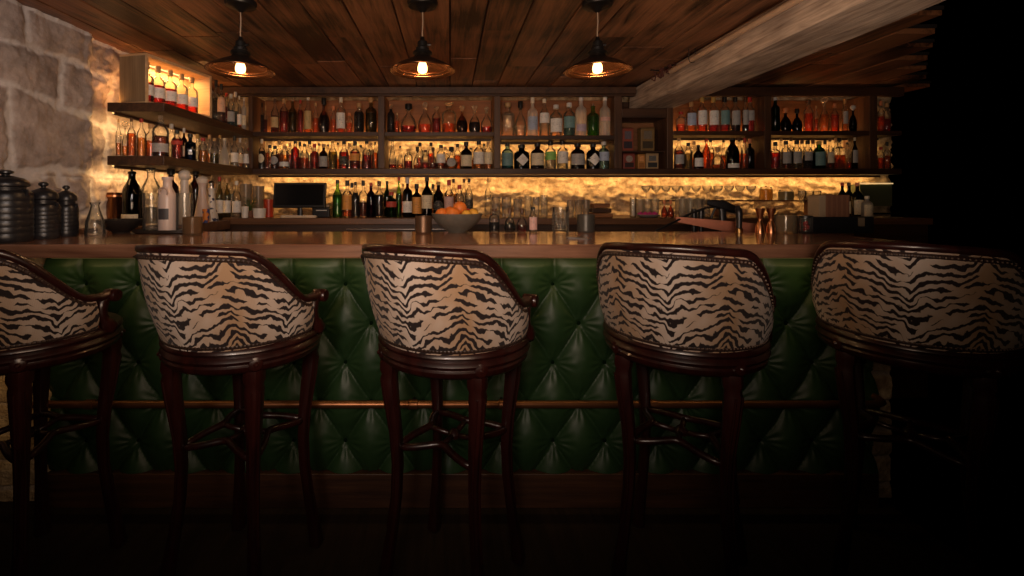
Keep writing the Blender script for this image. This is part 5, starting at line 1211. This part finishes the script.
for k in range(12): m.sphere((rr.uniform(-.017, .017), rr.uniform(-.017, .017), .014+.0035*k), .008, 8)
c_ = m.build('cherries', plain('cherry', (.35, .02, .02), .25), o, smooth='all'); c_['kind'] = 'stuff'
m = MB(); m.lathe([(.0001, .076), (.030, .076), (.030, .086), (.0001, .088)], 18); m.build('lid', BLACK, o, smooth=True)
# black caddy with menus
Y = yb(233.5); cd = empty('bar_caddy', (XP(843, Y), Y, BT+.0005)); tag(cd, 'long black napkin caddy at the end of the bar top', 'caddy')
x0, x1 = XP(813, Y)-XP(843, Y), XP(874, Y)-XP(843, Y); h = ZP(217, Y)-BT
for nm, a, b in (('base', (x0, -.0, 0), (x1, .12, .008)), ('front_panel', (x0, 0, .0085), (x1, .008, h)), ('back_panel', (x0, .112, .0085), (x1, .12, h)), ('side_panel', (x0, .0085, .0085), (x0+.008, .1115, h)), ('side_panel', (x1-.008, .0085, .0085), (x1, .1115, h)), ('divider', (.0, .0085, .0085), (.006, .1115, h*.95))):
    m = MB(); m.b2(a, b); m.build(nm, BLACK, cd, bevel=.0015)
Yc = Y+.03
m = MB(); m.b2((XP(858, Y)-XP(843, Y), -.0016, .035), (XP(864.5, Y)-XP(843, Y), -.0004, .078)); m.build('card', plain('dim_card', (.20, .15, .10), .6), cd)
rr = random.Random(4); X = XP(818.5, Yc); k = 0
while X < XP(848, Yc):
    w_ = rr.uniform(.006, .010); hh = ZP(195.5, Yc)-BT-.0095+rr.uniform(-.004, .004)
    m = MB(); m.b2((-w_/2, 0, 0), (w_/2, .075, hh)); 
    c = (.30, .22, .14) if k < 4 else rr.choice([(.16, .07, .04), (.12, .05, .03), (.2, .09, .05)])
    o = m.build('drinks_menu', plain('menu_%d' % (k if k < 4 else 4+k % 3), c, .6), None, (X+w_/2, Yc-.005, BT+.0095), bevel=.0008)
    tag(o, ('cream' if k < 4 else 'dark brown')+f' edged drinks menu upright in the black caddy, {ORD[k]} from left', 'menu', ('cream' if k < 4 else 'brown')+' drinks menus in the caddy'); X += w_+.0006; k += 1
# wine bottles beyond
WB = [(842.3, 8, 182.5, 'wine', 'black', 'black', .6, None, 'red'), (849, 8.4, 182.5, 'wine', 'black', 'black', .6, 'cream', 'brown', D(lz=(.1, .45))), (857.2, 10, 182.5, 'wine', 'black', 'black', .6, 'cream', 'orange', D(lz=(.08, .5)))]
for i, s in enumerate(WB):
    Y = 3.02+.06*(2-i); b = BC
    kw = s[9] if len(s) > 9 else {}
    g = bottle(XP(s[0], Y), Y, b+.02, ZP(s[2], Y)-b-.02, s[1]*Y/F, s[3], s[4], s[5], s[6], s[7], s[8], name='wine_bottle', **kw); tag(g, f'dark wine bottle beside the menus, {ORD[i]} of three', 'bottle', 'wine bottles behind the caddy')
Y = 2.95; g = bottle(XP(867, Y), Y, BC+.0205, ZP(196, Y)-BC-.02, 9*Y/F, 'gin', 'frost', None, 0, 'cream', 'cream', lz=(.08, .6), name='small_bottle'); tag(g, 'small cream bottle beside the wine bottles', 'bottle')
wc = empty('side_cabinet', (XP(870, 3.05), 3.05, 0)); tag(wc, 'dark wooden cabinet carrying wine bottles at the end of the room', 'cabinet')
m = MB(); m.b2((-.25, -.16, 0), (.22, .26, BC-.02)); m.build('body', DARKWOOD, wc, bevel=.004)
m = MB(); m.b2((-.26, -.17, BC-.0195), (.24, .265, BC+.0195)); m.build('countertop', COUNTER, wc, bevel=.003)
# green tiled panel with light line at the right end
gp = empty('green_panel', (XP(885, 3.90), 3.90, BC+.03)); tag(gp, 'dark green wall panel with a light line above it behind the wine bottles', 'panel')
m = MB(); m.b2((XP(860, 3.90)-XP(885, 3.90), 0, ZP(206, 3.90)-BC-.03), (.06, .10, ZP(184.5, 3.90)-BC-.03)); m.build('board', plain('green_board', (.10, .12, .06), .5), gp)
m = MB(); m.b2((XP(859, 3.90)-XP(885, 3.90), -.01, ZP(184, 3.90)-BC-.03), (.06, .02, ZP(183, 3.90)-BC-.03)); m.build('light_strip', emit('led_dim', (1, .66, .28), .8), gp)
m = MB(); m.b2((XP(862, 3.90)-XP(885, 3.90), -.08, ZP(214, 3.90)-BC-.03), (.06, .0, ZP(212.5, 3.90)-BC-.03)); m.build('ledge', STEEL, gp)
